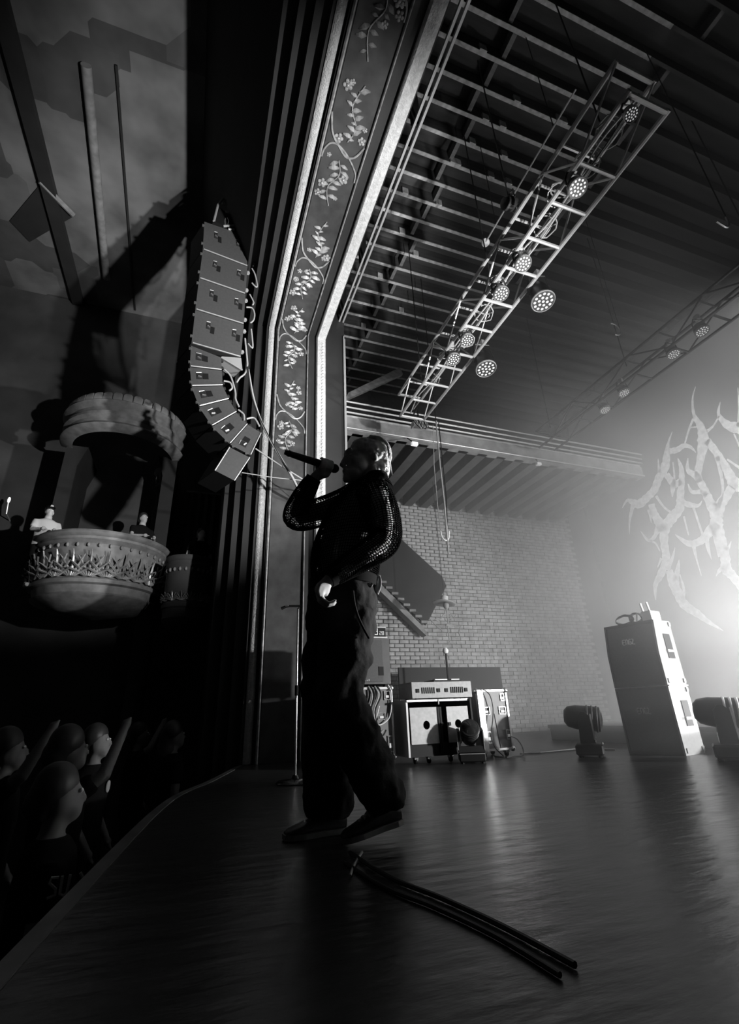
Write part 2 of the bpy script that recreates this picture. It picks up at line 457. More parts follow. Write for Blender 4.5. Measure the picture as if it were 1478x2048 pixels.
# ---- fly gallery over the side wing: beam, deck and joists
gal = thing('fly_gallery', 'timber fly gallery over the wing seen from below, joists running to the brick wall', 'gallery', (2.0, 6.6, 4.97))
MB().box((2.0, 6.6, 4.97), (8.8, 6.78, 5.22)).build('beam', m_beam, gal)
MB().box((2.0, 6.62, 5.24), (8.8, YW - .03, 5.28)).build('deck', m_gdeck, gal)
dirx = -.13
for k in range(17):
    x = 2.22 + k * .42
    w = .20
    if x > XR - .4: break
    x1 = x + dirx * (YW - 6.7) + .35
    MB().hexa([(x, 6.70, 4.97), (x + w, 6.70, 4.97), (x1 + w, YW - .05, 4.97), (x1, YW - .05, 4.97), (x, 6.70, 5.24), (x + w, 6.70, 5.24), (x1 + w, YW - .05, 5.24), (x1, YW - .05, 5.24)]).build('joist', m_gjoist, gal)
for i, (z, y) in enumerate(((5.47, 6.50), (5.37, 6.52), (5.28, 6.54), (4.985, 6.57))):
    p = MB().tube([(2.0, y, z), (8.78, y, z)], .016 if i < 3 else .012, 8)
    o = p.build('gallery_pipe', m_alu)
    tag(o, ['topmost long bright pipe along the front of the fly gallery', 'second long bright pipe down along the front of the fly gallery',
            'third long bright pipe down along the front of the fly gallery', 'lowest thin pipe along the bottom edge of the gallery beam'][i], 'pipe', 'pipes along the gallery front')
# diagonal brace above the gallery
t = MB().hexa([onY(690, 800, 7.2), onY(697, 785, 7.2), onY(800, 735, 7.6), onY(806, 748, 7.6)] + [p + V((0, .08, 0.0)) for p in (onY(690, 800, 7.2), onY(697, 785, 7.2), onY(800, 735, 7.6), onY(806, 748, 7.6))]).build('trim_5', m_joist, kind='structure')

# ---- house side: wall, painted ceiling, dark splay down to the proscenium
MB().box((-9, 9.9, -1.5), (.3, 10.1, 10.4)).build('wall_left', m_house, kind='structure')
mm = bpy.data.materials.new('painted_mural'); mm.use_nodes = True
nt = mm.node_tree; b = nt.nodes['Principled BSDF']; b.inputs['Roughness'].default_value = .85
tc = nt.nodes.new('ShaderNodeTexCoord'); n1 = nt.nodes.new('ShaderNodeTexNoise'); n1.inputs['Scale'].default_value = 1.3; n1.inputs['Detail'].default_value = 3
v1 = nt.nodes.new('ShaderNodeTexVoronoi'); v1.distance = 'CHEBYCHEV'; v1.inputs['Scale'].default_value = 1.1
r1 = nt.nodes.new('ShaderNodeMapRange'); r1.inputs['From Min'].default_value = .3; r1.inputs['From Max'].default_value = .7; r1.inputs['To Min'].default_value = .08; r1.inputs['To Max'].default_value = .20
mx = nt.nodes.new('ShaderNodeMix'); mx.data_type = 'FLOAT'
sp = nt.nodes.new('ShaderNodeSeparateColor')
nt.links.new(tc.outputs['Object'], n1.inputs['Vector']); nt.links.new(tc.outputs['Object'], v1.inputs['Vector'])
nt.links.new(n1.outputs['Fac'], r1.inputs['Value']); nt.links.new(v1.outputs['Color'], sp.inputs['Color'])
r2 = nt.nodes.new('ShaderNodeMapRange'); r2.inputs['From Min'].default_value = .25; r2.inputs['From Max'].default_value = .35; r2.inputs['To Min'].default_value = .45; r2.inputs['To Max'].default_value = 1
nt.links.new(sp.outputs[0], r2.inputs['Value'])
mu = nt.nodes.new('ShaderNodeMath'); mu.operation = 'MULTIPLY'
nt.links.new(r1.outputs['Result'], mu.inputs[0]); nt.links.new(r2.outputs['Result'], mu.inputs[1])
nt.links.new(mu.outputs[0], b.inputs['Base Color'])
hc = MB().box((-9, -3, 9.5), (-.67, 10.1, 9.7)).build('ceiling_house', mm, kind='structure')
MB().prism([(-.70, -3, 9.49), (-.62, -3, 9.56), (.22, -3, 7.2), (.2, -3, 7.1)], (0, 12.9, 0)).build('wall_sounding_board', m_dark, kind='structure')
# ceiling ribs over the house
MB().tube([onZ(172, 130, 9.44), onZ(213, 556, 9.44)], .075, 10).build('rib', m_boxplaster, hc, True)
MB().box((-3.42, 2.0, 9.38), (-3.20, 10.0, 9.5)).build('rib', m_dark, hc)
MB().tube([onZ(232, 130, 9.48), onZ(270, 620, 9.48)], .022, 6).build('rib', m_dark, hc)
MB().prism([onZ(82, 366, 9.5), onZ(146, 432, 9.5), onZ(60, 482, 9.5), onZ(20, 440, 9.5)], (0, 0, -.03)).build('coffer', m_dark, hc)
MB().tube([onZ(80, 362, 9.42), onZ(147, 430, 9.42)], .05, 8).build('rib', m_boxplaster, hc, True)

# ---- haze filling the stage
hz = MB().box((2.6, -2.9, .02), (XR - .02, YW - .05, 7.9)).build('stage_haze', None, kind='structure')
hm = bpy.data.materials.new('theatrical_haze'); hm.use_nodes = True
nt = hm.node_tree; nt.nodes.remove(nt.nodes['Principled BSDF'])
vs = nt.nodes.new('ShaderNodeVolumeScatter'); vs.inputs['Anisotropy'].default_value = 0.2
tcx = nt.nodes.new('ShaderNodeTexCoord'); sx = nt.nodes.new('ShaderNodeSeparateXYZ'); nt.links.new(tcx.outputs['Object'], sx.inputs[0])
def mapr(sock, f0, f1, t0, t1):
    m = nt.nodes.new('ShaderNodeMapRange'); m.interpolation_type = 'SMOOTHSTEP'
    for k, v in (('From Min', f0), ('From Max', f1), ('To Min', t0), ('To Max', t1)): m.inputs[k].default_value = v
    nt.links.new(sock, m.inputs['Value']); return m.outputs['Result']
def mul(p, q):
    m = nt.nodes.new('ShaderNodeMath'); m.operation = 'MULTIPLY'
    for i, v in enumerate((p, q)):
        if isinstance(v, (int, float)): m.inputs[i].default_value = v
        else: nt.links.new(v, m.inputs[i])
    return m.outputs[0]
nz = nt.nodes.new('ShaderNodeTexNoise'); nz.inputs['Scale'].default_value = .55; nz.inputs['Detail'].default_value = 2; nt.links.new(tcx.outputs['Object'], nz.inputs['Vector'])
den = mul(mul(mapr(sx.outputs[0], 2.3, 5.6, .05, 1.0), mapr(sx.outputs[2], 2.0, 7.5, 1.0, .7)), mapr(nz.outputs['Fac'], .3, .7, .6, 1.4))
nt.links.new(mul(den, HAZE), vs.inputs['Density'])
nt.links.new(vs.outputs[0], nt.nodes['Material Output'].inputs['Volume'])
hz.data.materials.clear(); hz.data.materials.append(hm)

# ================================================================ BACKDROP WITH LOGO
XB = 8.9
bd = thing('backdrop_banner', 'large dark stage backdrop cloth printed with a pale spiky thorn-like logo', 'banner', (XB, 5, 0.25))
wv = MB(); rows = []
for k in range(61):
    y = 8.46 - k * .18
    rows.append([(XB + .012 * sin(k * 1.7) + .03, y, .25), (XB + .012 * sin(k * 1.7 + .4) + .03, y, 4), (XB + .03, y, 7.8)])
front = rows + [[(p[0] + .012, p[1], p[2]) for p in r] for r in reversed(rows)]
wv.loft([[r[i] for r in front] for i in range(3)], True)
wv.build('cloth', m_banner, bd, True)
MB().tube([(XB + .05, 8.55, 7.83), (XB + .05, -2.6, 7.83)], .04, 8).build('batten', m_blackmetal, bd)
for y in (7.5, 3.5, -.5): MB().tube([(XB + .05, y, 7.85), (XB + .05, y, 8.05)], .012, 6).build('hanger', m_blackmetal, bd)
def stroke(mb, pts, widths, plane=lambda x, y: onX(x, y, XB - .004)):
    P = [V((p[0], p[1], 0)) for p in pts]; C = bez(P, 5); ww = []
    for i in range(len(widths) - 1):
        for k in range(5): ww.append(widths[i] + (widths[i + 1] - widths[i]) * k / 5)
    ww.append(widths[-1]); L = []; R_ = []
    for i, c in enumerate(C):
        d = (C[min(i + 1, len(C) - 1)] - C[max(i - 1, 0)]).normalized(); n = V((-d.y, d.x, 0)) * (ww[i] / 2) * (1 + .10 * sin(i * 2.3))
        L.append(c + n); R_.append(c - n)
    vs = [plane(p.x, p.y) for p in L] + [plane(p.x, p.y) for p in R_]; n = len(C)
    e = V((.003, 0, 0)); b = len(mb.v)
    mb.add(vs, [(i, i + 1, n + i + 1, n + i) for i in range(n - 1)])
LG = [  # polylines (x, y, width) in a crop of the photo, 3.695 px per photo pixel, origin (1078, 740)
 [(1158,120,3),(1135,210,12),(1145,330,22),(1195,420,52),(1215,520,80),(1195,650,52),(1175,780,46),(1215,870,50),(1255,960,60),(1310,1080,80),(1310,1150,90),(1345,1260,70),(1375,1380,65),(1385,1470,70),(1430,1520,60),(1500,1610,50)],
 [(1340,235,3),(1328,330,24),(1400,410,60),(1500,430,90)], [(1330,340,9),(1290,410,12),(1240,455,22)], [(1470,130,5),(1478,300,14),(1480,420,40)],
 [(1240,520,50),(1310,610,50),(1390,740,60),(1440,830,80),(1520,860,100)], [(1315,640,30),(1350,800,22),(1355,920,14),(1310,1010,60)],
 [(1440,840,60),(1400,910,60),(1350,990,60),(1320,1080,70)], [(1390,660,12),(1500,735,20)], [(1440,470,10),(1490,580,14)],
 [(985,455,3),(955,540,16),(945,620,42),(930,720,60),(885,800,52),(855,880,50),(800,940,50),(740,990,60),(690,975,40),(650,965,18),(615,1020,4)],
 [(695,1000,30),(670,1110,15),(668,1215,3)], [(960,600,42),(1020,590,38),(1070,560,32),(1120,570,22),(1160,610,4)],
 [(1075,555,10),(1105,450,14),(1140,360,16)], [(1118,425,9),(1165,420,9)], [(880,655,3),(888,760,22)],
 [(1025,650,4),(1050,720,30),(1055,800,40),(1045,920,50),(1040,1020,60),(985,1090,70),(930,1170,70),(925,1280,52),(940,1400,52),(900,1510,50),(860,1590,30),(862,1700,5)],
 [(990,680,8),(1000,800,14),(990,860,40),(985,940,4)], [(940,770,40),(1000,840,50),(1050,820,40)], [(1100,650,4),(1100,740,30),(1160,780,50),(1190,830,40)],
 [(1100,840,4),(1130,900,25),(1200,900,30),(1240,930,40)], [(830,990,40),(850,1060,50),(890,1130,60),(915,1190,60)], [(815,1030,30),(830,1130,4)],
 [(865,930,18),(920,1010,14),(980,1055,16)], [(890,1130,50),(860,1220,26),(810,1260,22),(750,1190,3)], [(810,1260,12),(860,1280,12),(895,1340,8)],
 [(1060,980,40),(1130,1000,36),(1180,1000,20),(1205,965,3)], [(1140,1010,16),(1180,1130,14),(1210,1220,16)], [(1070,1080,14),(1105,1220,9)],
 [(1310,1130,80),(1240,1220,60),(1180,1270,50),(1100,1280,40),(1005,1215,4)], [(1140,1290,30),(1165,1400,12),(1200,1520,4)], [(1240,1250,30),(1250,1320,24),(1275,1400,4)],
 [(1285,1150,30),(1300,1240,22),(1340,1380,30)], [(1370,1300,40),(1395,1320,24),(1420,1265,4)], [(1385,1470,60),(1340,1475,30),(1308,1525,3)],
 [(960,1480,40),(990,1560,70),(1030,1660,60),(1080,1740,60),(1170,1800,50),(1250,1860,30),(1360,1925,4)], [(1005,1310,4),(985,1390,20),(950,1480,30)],
 [(1035,1400,4),(1025,1470,30),(1010,1560,40)], [(1040,1510,8),(1070,1620,18),(1060,1700,30)], [(905,1390,22),(875,1460,4)]]
lg = MB()
for st in LG: stroke(lg, [(1078 + a / 3.695, 740 + b / 3.695) for a, b, w in st], [w * 1.12 / 3.695 for a, b, w in st])
lg.build('logo', m_logo, bd, label='pale spiky thorn-like logo print')

# ================================================================ SIDE WALL: STAIR
YS = 9.12
st = thing('staircase', 'dark staircase with a pale stepped edge descending along the brick side wall', 'staircase', onY(850, 1268, YS))
A = onY(720, 1003, YS); B = onY(884, 1153, YS); Cc = onY(893, 1172, YS); D = onY(852, 1250, YS); E_ = onY(720, 1128, YS)
MB().prism([A, B, Cc, D, E_], (0, .05, 0)).build('parapet', m_dark, st)
s0, s1 = onY(722, 1146, YS), onY(852, 1272, YS)
up = onY(722, 1128, YS).z - s0.z
MB().prism([s0 + V((0, -.02, 0)), s1 + V((0, -.02, 0)), s1 + V((.02, -.02, .06)), onY(845, 1252, YS - .02), s0 + V((0, -.02, up))], (0, .22, 0)).build('stringer', m_beam, st)
n = 11
for k in range(n):
    p = s0.lerp(s1, (k + .3) / n)
    MB().box((p.x - .02, YS - .06, p.z + up - .02), (p.x + (s1.x - s0.x) / n, YS + .22, p.z + up + .03)).build('step', m_beam, st)
# masking flat leaning by the wall behind the cabinets
fp = [onY(797, 1335, 8.2), onY(1000, 1335, 8.2)]
mf = thing('masking_flat', 'plain black masking flat standing behind the silver cabinet', 'panel', (fp[0].x + .7, 8.2, 0))
MB().box((fp[0].x, 8.2, 0.0), (fp[1].x, 8.24, fp[0].z)).build('panel', m_black, mf)
for x in (fp[0].x + .05, fp[1].x - .1): MB().box((x, 8.24, 0), (x + .05, 8.29, fp[0].z - .02)).build('batten', m_joist, mf)

# ================================================================ HANGING SKELETON
YK = 8.0
def k_(x, y): return onY(x, y, YK)
sk = thing('hanging_skeleton', 'small dangling skeleton figure with a wide pale hat in front of the side wall', 'decoration', k_(889, 1300))
hat = MB(); hc_ = k_(888, 1203); q = pxm(hc_)
hat.lathe([(.01, 12 * q), (7 * q, 11 * q), (9 * q, 0), (22 * q, -2 * q), (24 * q, -4 * q), (22 * q, -5 * q), (6 * q, -2 * q)], hc_, 20, R=Matrix.Rotation(radians(10), 3, 'Y'))
hat.build('hat', m_shirtw, sk, True)
MB().ell(k_(891, 1211) + V((0, -.02, 0)), (6 * q, 6 * q, 8 * q)).build('skull', m_bone, sk, True)
def bone(name, pts, r=1.3): MB().tube([k_(*p) for p in pts], r * q, 6).build(name, m_bone, sk, True)
bone('spine', [(893, 1219), (895, 1235), (897, 1250)], 1.3)
for i in range(4): bone('rib', bez([k_p for k_p in []], 1) if False else [(888 + i * .3, 1229 + i * 3), (892, 1227.5 + i * 3), (898, 1227.5 + i * 3), (903, 1230 + i * 3)], .8)
bone('arm', [(888, 1228), (881, 1238), (876, 1242), (869, 1239)], 1.1); bone('arm', [(902, 1228), (908, 1236), (912, 1230)], 1.0)
bone('pelvis', [(892, 1249), (897, 1251), (903, 1250)], 2.2)
bone('leg', [(895, 1252), (897, 1268), (899, 1284), (896, 1289)], 1.1); bone('leg', [(900, 1251), (921, 1252), (917, 1264), (920, 1272)], 1.1)
bone('stick', [(859, 1237), (872, 1251), (884, 1261)], .9)
ct = k_(888, 1196); MB().tube([ct, V((ct.x, YK, 4.966))], .006, 5).build('string', m_cable, sk)
# small work light on a pole below it
wl = onY(891, 1302, 7.4); q = pxm(wl)
t = thing('work_light', 'small white round light on a dark pole beneath the hanging skeleton', 'lamp', (wl.x, 7.4, 0))
MB().lathe([(.001, -5 * q), (4 * q, -4.5 * q), (6 * q, -1 * q), (5.5 * q, 3 * q), (3 * q, 6 * q), (.001, 6.5 * q)], wl, 14).build('head', m_white, t, True)
MB().tube([(wl.x, 7.4, .02), (wl.x, 7.4, wl.z - 4 * q)], .018, 8).build('pole', m_black, t)
MB().lathe([(.001, .0), (.2, 0), (.2, .02), (.03, .04), (.001, .04)], (wl.x, 7.4, 0), 16).build('base', m_black, t)

# ================================================================ LOW RISER AT THE BACK
rs = thing('stage_riser', 'low black platform along the back of the stage behind the moving heads', 'platform', (6.6, 3, 0))
MB().box((5.45, -1.0, .17), (8.4, 6.9, .22)).build('deck', m_black, rs)
MB().box((5.47, -.98, 0), (5.50, 6.88, .17)).build('skirt', m_dark, rs)
MB().box((5.50, 6.85, 0), (8.38, 6.88, .17)).build('skirt', m_dark, rs)
tag(MB().tube([onZ(1040, 1507, .012), onZ(1080, 1505.5, .012), onZ(1160, 1497.5, .012), onZ(1230, 1499, .012)], .010, 6).build('floor_conduit', m_steel), 'thin pale conduit lying along the floor left of the amplifier stack', 'conduit')

# ================================================================ AMPLIFIER STACK
from mathutils import Euler
AL, AM = V((4.50, 4.443, 0)), V((4.64, 3.88, 0))
ex = (AM - AL); wid = ex.length; ex.normalize(); ed = V((-ex.y, ex.x, 0))   # across the front, and into the depth
if ed.dot(V((1, 1, 0))) < 0: ed = -ed
DEP = .40
def A3(u, d, z): return AL + ex * (u * wid) + ed * d + V((0, 0, z))
def cab(z0, z1, slant, name, label, words_bright):
    t = thing(name, label, 'amplifier cabinet', AL + ed * DEP / 2 + ex * wid / 2 + V((0, 0, z0)), group=None)
    zm = z0 + (z1 - z0) * .5
    pr = [(0.0, z0), (0.0, zm), (slant, z1), (DEP, z1), (DEP, z0)]
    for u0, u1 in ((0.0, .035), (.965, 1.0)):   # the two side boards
        mb = MB(); mb.prism([A3(u0, d, z) for d, z in pr], ex * (wid * (u1 - u0))); mb.build('side_panel', m_tolexlit if u0 > .5 else m_tolex, t, label='pale lit side with recessed handle' if u0 > .5 else None)
    mb = MB()
    for (d0, za, d1, zb) in ((0.0, z0, .0, z0 + .03), (slant, z1 - .03, slant, z1)):
        mb.hexa([A3(.035, d0, za), A3(.965, d0, za), A3(.965, DEP, za), A3(.035, DEP, za), A3(.035, d1, zb), A3(.965, d1, zb), A3(.965, DEP, zb), A3(.035, DEP, zb)])
    mb.hexa([A3(.035, DEP - .02, z0), A3(.965, DEP - .02, z0), A3(.965, DEP, z0), A3(.035, DEP, z0), A3(.035, DEP - .02, z1), A3(.965, DEP - .02, z1), A3(.965, DEP, z1), A3(.035, DEP, z1)])
    mb.build('shell', m_tolex, t)
    i = .012
    g = MB(); g.hexa([A3(.035, i, z0 + .03), A3(.965, i, z0 + .03), A3(.965, i + .03, z0 + .03), A3(.035, i + .03, z0 + .03), A3(.035, i, zm), A3(.965, i, zm), A3(.965, i + .03, zm), A3(.035, i + .03, zm)])
    g.hexa([A3(.035, i, zm), A3(.965, i, zm), A3(.965, i + .03, zm), A3(.035, i + .03, zm), A3(.035, slant + i, z1 - .03), A3(.965, slant + i, z1 - .03), A3(.965, slant + i + .03, z1 - .03), A3(.035, slant + i + .03, z1 - .03)])
    g.build('grille', m_charcoal, t)
    # lettering ENGL on the grille
    lz = z0 + (z1 - z0) * (.66 if slant else .60)
    def L3(a, b):
        z = lz + b * .052; d = i - .004
        if slant and z > zm: d += slant * (z - zm) / (z1 - zm)
        return A3(.34 + a * .062, d, z)
    tx = MB()
    glyph = [[(.7, 0), (.1, 0), (.0, .2), (.0, .8), (.1, 1), (.75, 1)], [(0, .5), (.6, .5)], [(1.0, 0), (1.0, .9), (1.15, 1), (1.55, 1), (1.7, .85), (1.7, 0)],
             [(2.65, 1), (2.15, 1), (2.0, .85), (2.0, .15), (2.15, 0), (2.6, 0), (2.68, .15), (2.68, .5), (2.4, .5)], [(2.95, 1), (3.3, 1), (3.42, .85), (3.0, 0), (3.9, -.12)]]
    for gl in glyph: tx.tube([L3(*p) for p in gl], .0062, 6)
    tx.build('lettering', m_white if slant else m_amp, t, label='ENGL lettering')
    # recessed side handle, towards the camera's right
    def H3(d, z, o=0.002): return A3(1.0, d, z) + ex * o
    hz0, hz1 = (z0 + .40 * (z1 - z0), z0 + .78 * (z1 - z0)); d0 = .14
    h = MB(); h.prism([H3(d0 + .035, hz0), H3(d0 + .17, hz0), H3(d0 + .17, hz1), H3(d0 + .035, hz1)], ex * .004); h.build('handle_recess', m_black, t)
    h = MB(); zc = hz0 + .3 * (hz1 - hz0); h.prism([H3(d0 + .03, zc - .012), H3(d0 + .175, zc - .012), H3(d0 + .175, zc + .012), H3(d0 + .03, zc + .012)], ex * .016); h.build('handle', m_white, t, label='pale handle bar')
    for dd, zz in ((.03, z0 + .02), (DEP - .05, z0 + .02), (DEP - .05, z1 - .06)):
        h = MB(); h.prism([H3(dd, zz), H3(dd + .045, zz), H3(dd + .045, zz + .045), H3(dd, zz + .045)], ex * .008); h.build('corner_guard', m_tolexlit, t)
    return t
cab(0.0, .645, 0.0, 'amplifier_cabinet', 'straight-fronted lower guitar amplifier cabinet standing on the stage floor', 0)
cab(.655, 1.33, .055, 'amplifier_cabinet', 'slant-fronted upper guitar amplifier cabinet with bright maker lettering, stacked on another', 0)
o = MB(); o.hexa([A3(-.02, .02, .645), A3(1.01, .02, .645), A3(1.01, DEP + .02, .645), A3(-.02, DEP + .02, .645), A3(-.02, .02, .655), A3(1.01, .02, .655), A3(1.01, DEP + .02, .655), A3(-.02, DEP + .02, .655)])
tag(o.build('spacer_board', m_white), 'thin pale board edge showing between the two stacked amplifier cabinets', 'board')
# things on top
zt = 1.33
pb = thing('cable_reel', 'dark coil of cable lying on top of the amplifier stack', 'cable coil', A3(.38, .14, zt))
cp = [A3(.38, .14, zt + .055 + .006 * sin(k)) + ex * (.10 * cos(k * .42)) + ed * (.012 * sin(k * 1.3)) + V((0, 0, .05 * sin(k * .42))) for k in range(48)]
MB().tube(cp, .010, 6).build('coil', m_tolexlit, pb, True)
MB().box((0, 0, 0), (.01, .01, .01))
cp = [A3(.60, .16, zt + .06) + ex * (.07 * cos(k * .42)) + ed * (.02 * sin(k * 1.1)) + V((0, 0, .052 * sin(k * .42))) for k in range(40)]
MB().tube(cp, .010, 6).build('coil', m_tolexlit, pb, True)
wb = thing('wireless_unit', 'bright white boxy receiver unit on the right top corner of the amplifier stack', 'receiver', A3(.9, .16, zt))
mb = MB(); mb.hexa([A3(.80, .06, zt + .0), A3(.98, .06, zt + .0), A3(.98, .26, zt + .0), A3(.80, .26, zt + .0), A3(.80, .06, zt + .10), A3(.98, .06, zt + .10), A3(.98, .26, zt + .10), A3(.80, .26, zt + .10)]); mb.build('body', m_white, wb)
for u in (.82, .94):
    MB().tube([A3(u, .1, zt + .10), A3(u - .02, .1, zt + .20)], .012, 6).build('antenna', m_white, wb)
MB().tube(bez([A3(.82, .05, zt + .05), A3(.76, .03, zt + .09), A3(.72, .04, zt + .04), A3(.70, .05, zt + .01)]), .006, 6).build('lead', m_white, wb)

# ================================================================ MOVING HEAD LIGHTS
def moving_head(name, label, x, y, rz, tilt, sc, g, bright):
    t = thing(name, label, 'stage light', (x, y, 0), (0, 0, rz), g)
    def L(mb, nm, mat, sm=False, lab=None): return link(nm, mb.mesh(nm, mat, sm), t, label=lab, local=I4)
    b = MB(); b.bevbox((-.17 * sc, -.13 * sc, .02 * sc), (.17 * sc, .13 * sc, .12 * sc), .015 * sc); L(b, 'base', m_black)
    for dx in (-.13, .13):
        for dy in (-.09, .09): L(MB().lathe([(.001, 0), (.02 * sc, 0), (.022 * sc, .02 * sc), (.001, .022 * sc)], (dx * sc, dy * sc, 0), 8), 'foot', m_black)
    L(MB().box((-.165 * sc, -.134 * sc, .112 * sc), (.165 * sc, -.128 * sc, .122 * sc)), 'trim_edge', m_steel)
    y_ = MB()
    prof_ = [(-.17, .13), (.17, .13), (.17, .17), (.15, .20), (-.15, .20), (-.17, .17)]
    y_.prism([(a * sc, -.07 * sc, b * sc) for a, b in prof_], (0, .14 * sc, 0)); L(y_, 'yoke', m_blackmetal)
    for s in (-1, 1):
        a = MB(); a.prism([(s * .17 * sc, -.07 * sc, .15 * sc), (s * .17 * sc, .07 * sc, .15 * sc), (s * .17 * sc, .055 * sc, .38 * sc), (s * .17 * sc, .02 * sc, .42 * sc), (s * .17 * sc, -.02 * sc, .42 * sc), (s * .17 * sc, -.055 * sc, .38 * sc)], (-s * .035 * sc, 0, 0)); L(a, 'yoke_arm', m_blackmetal)
        e = MB(); e.box((s * .172 * sc - .004, -.075 * sc, .16 * sc), (s * .172 * sc + .004, -.06 * sc, .40 * sc)); L(e, 'edge_strip', m_white if bright else m_steel)
    Rm = Matrix.Rotation(tilt, 3, 'X')
    hd = MB(); hd.lathe([(.001, -.20 * sc), (.06 * sc, -.195 * sc), (.10 * sc, -.16 * sc), (.118 * sc, -.08 * sc), (.122 * sc, .05 * sc), (.118 * sc, .15 * sc), (.10 * sc, .155 * sc), (.001, .14 * sc)], (0, 0, .36 * sc), 22, R=Rm); L(hd, 'head', m_blackmetal, True)
    for k in range(3):
        z = .02 + k * .045
        rg = MB(); rg.lathe([(.121 * sc, z * sc), (.129 * sc, (z + .006) * sc), (.129 * sc, (z + .016) * sc), (.121 * sc, (z + .022) * sc)], (0, 0, .36 * sc), 22, R=Rm); L(rg, 'cooling_ring', m_alu if bright else m_blackmetal, True)
    ln = MB(); ln.lathe([(.098 * sc, .156 * sc), (.06 * sc, .172 * sc), (.001, .178 * sc)], (0, 0, .36 * sc), 20, R=Rm); L(ln, 'lens', m_glass, True)
    return t
p1 = onZ(1183, 1513, 0); p2 = onZ(1470, 1520, 0); p3 = onZ(932, 1524, 0)
moving_head('moving_head_light', 'moving head stage light on the floor left of the amplifier stack, head level', p1.x, p1.y, radians(46), radians(97), 1.02, None, False)
moving_head('moving_head_light', 'large moving head stage light right of the amplifier stack with bright ringed head', p2.x, p2.y, radians(38), radians(95), 1.08, None, True)
moving_head('moving_head_light', 'dark moving head stage light with a glossy lens in front of the silver cabinet', p3.x, p3.y - .13, radians(-25), radians(62), .76, None, False)

# ================================================================ SILVER CABINET, AMP HEAD, FLIGHT CASES
YG = 4.85
sc_ = thing('silver_cabinet', 'wide black cabinet with two silver front panels and round ports', 'cabinet', (2.5, YG + .25, 0))
X0, X1, Z1 = 2.125, 2.885, .605
MB().box((X0, YG + .03, .07), (X0 + .02, YG + .5, Z1)).build('side_panel', m_alu, sc_)
MB().box((X1 - .02, YG, .07), (X1, YG + .5, Z1)).build('side_panel', m_black, sc_)
MB().box((X0 + .02, YG + .02, Z1 - .02), (X1 - .02, YG + .5, Z1)).build('top_panel', m_alu, sc_)
MB().box((X0 + .02, YG + .47, .07), (X1 - .02, YG + .5, Z1 - .02)).build('back_panel', m_black, sc_)
MB().box((X0 + .02, YG + .03, .07), (X1 - .02, YG + .47, .09)).build('bottom_panel', m_black, sc_)
MB().box((X0, YG + .005, Z1 - .02), (X1 - .10, YG + .03, Z1)).build('edge_strip', m_alu, sc_)
MB().box((X0 + .02, YG + .03, .09), (X1 - .02, YG + .05, .19)).build('kick_board', m_black, sc_)
for (a, b, hx, lab) in ((X0 + .035, X0 + .355, X0 + .215, 'left silver panel with round port'), (X0 + .46, X0 + .67, X0 + .585, None)):
    zc = .36; rr = .038; n = 24; mb = MB()
    a_, b_, z0_, z1_ = a, b if lab else X0 + .72, .185, Z1 - .075
    b_ = b if lab else X0 + .715
    outer = []; inner = []
    for k in range(n):
        th = 2 * pi * k / n; dx, dz = cos(th), sin(th)
        inner.append((hx + rr * dx, YG + .02, zc + rr * 1.1 * dz))
        tx = ((b_ - hx) / dx if dx > 1e-6 else (a_ - hx) / dx if dx < -1e-6 else 1e9); tz = ((z1_ - zc) / dz if dz > 1e-6 else (z0_ - zc) / dz if dz < -1e-6 else 1e9)
        s_ = min(tx, tz); outer.append((hx + dx * s_, YG + .02, zc + dz * s_))
    for cx_, cz_ in ((a_, z0_), (b_, z0_), (a_, z1_), (b_, z1_)):
        k = min(range(n), key=lambda i: (outer[i][0] - cx_) ** 2 + (outer[i][2] - cz_) ** 2); outer[k] = (cx_, YG + .02, cz_)
    back = lambda r: [(p[0], p[1] + .012, p[2]) for p in r]
    mb.loft([outer, inner, back(inner), back(outer), outer], False)
    mb.build('front_panel', m_silver, sc_)
    MB().lathe([(.001, 0), (rr, 0), (rr, .05), (rr * .9, .05), (rr * .9, .01), (.001, .01)], (hx, YG + .085, zc), 18, R=Matrix.Rotation(radians(90), 3, 'X')).build('port', m_black, sc_, True)
for x in (X0 + .385, X0 + .478): MB().box((x - .014, YG + .004, .345), (x + .014, YG + .022, .378)).build('latch', m_black, sc_)
for x in (X0 + .35, X0 + .375): MB().box((x, YG + .012, .09), (x + .02, YG + .03, Z1 - .075)).build('stile', m_black, sc_)
MB().box((X0 + .36, YG + .0, Z1 - .05), (X0 + .372, YG + .03, Z1 - .0)).build('catch', m_chrome, sc_)
for x in (X0 + .1, X0 + .25, X0 + .5, X0 + .66):
    MB().lathe([(.001, -.012), (.032, -.012), (.034, 0), (.032, .012), (.001, .012)], (x, YG + .1, .035), 14, R=Matrix.Rotation(radians(90), 3, 'Y')).build('caster', m_blackgloss, sc_, True)
    MB().box((x - .02, YG + .07, .045), (x + .02, YG + .13, .07)).build('caster_plate', m_chrome, sc_)
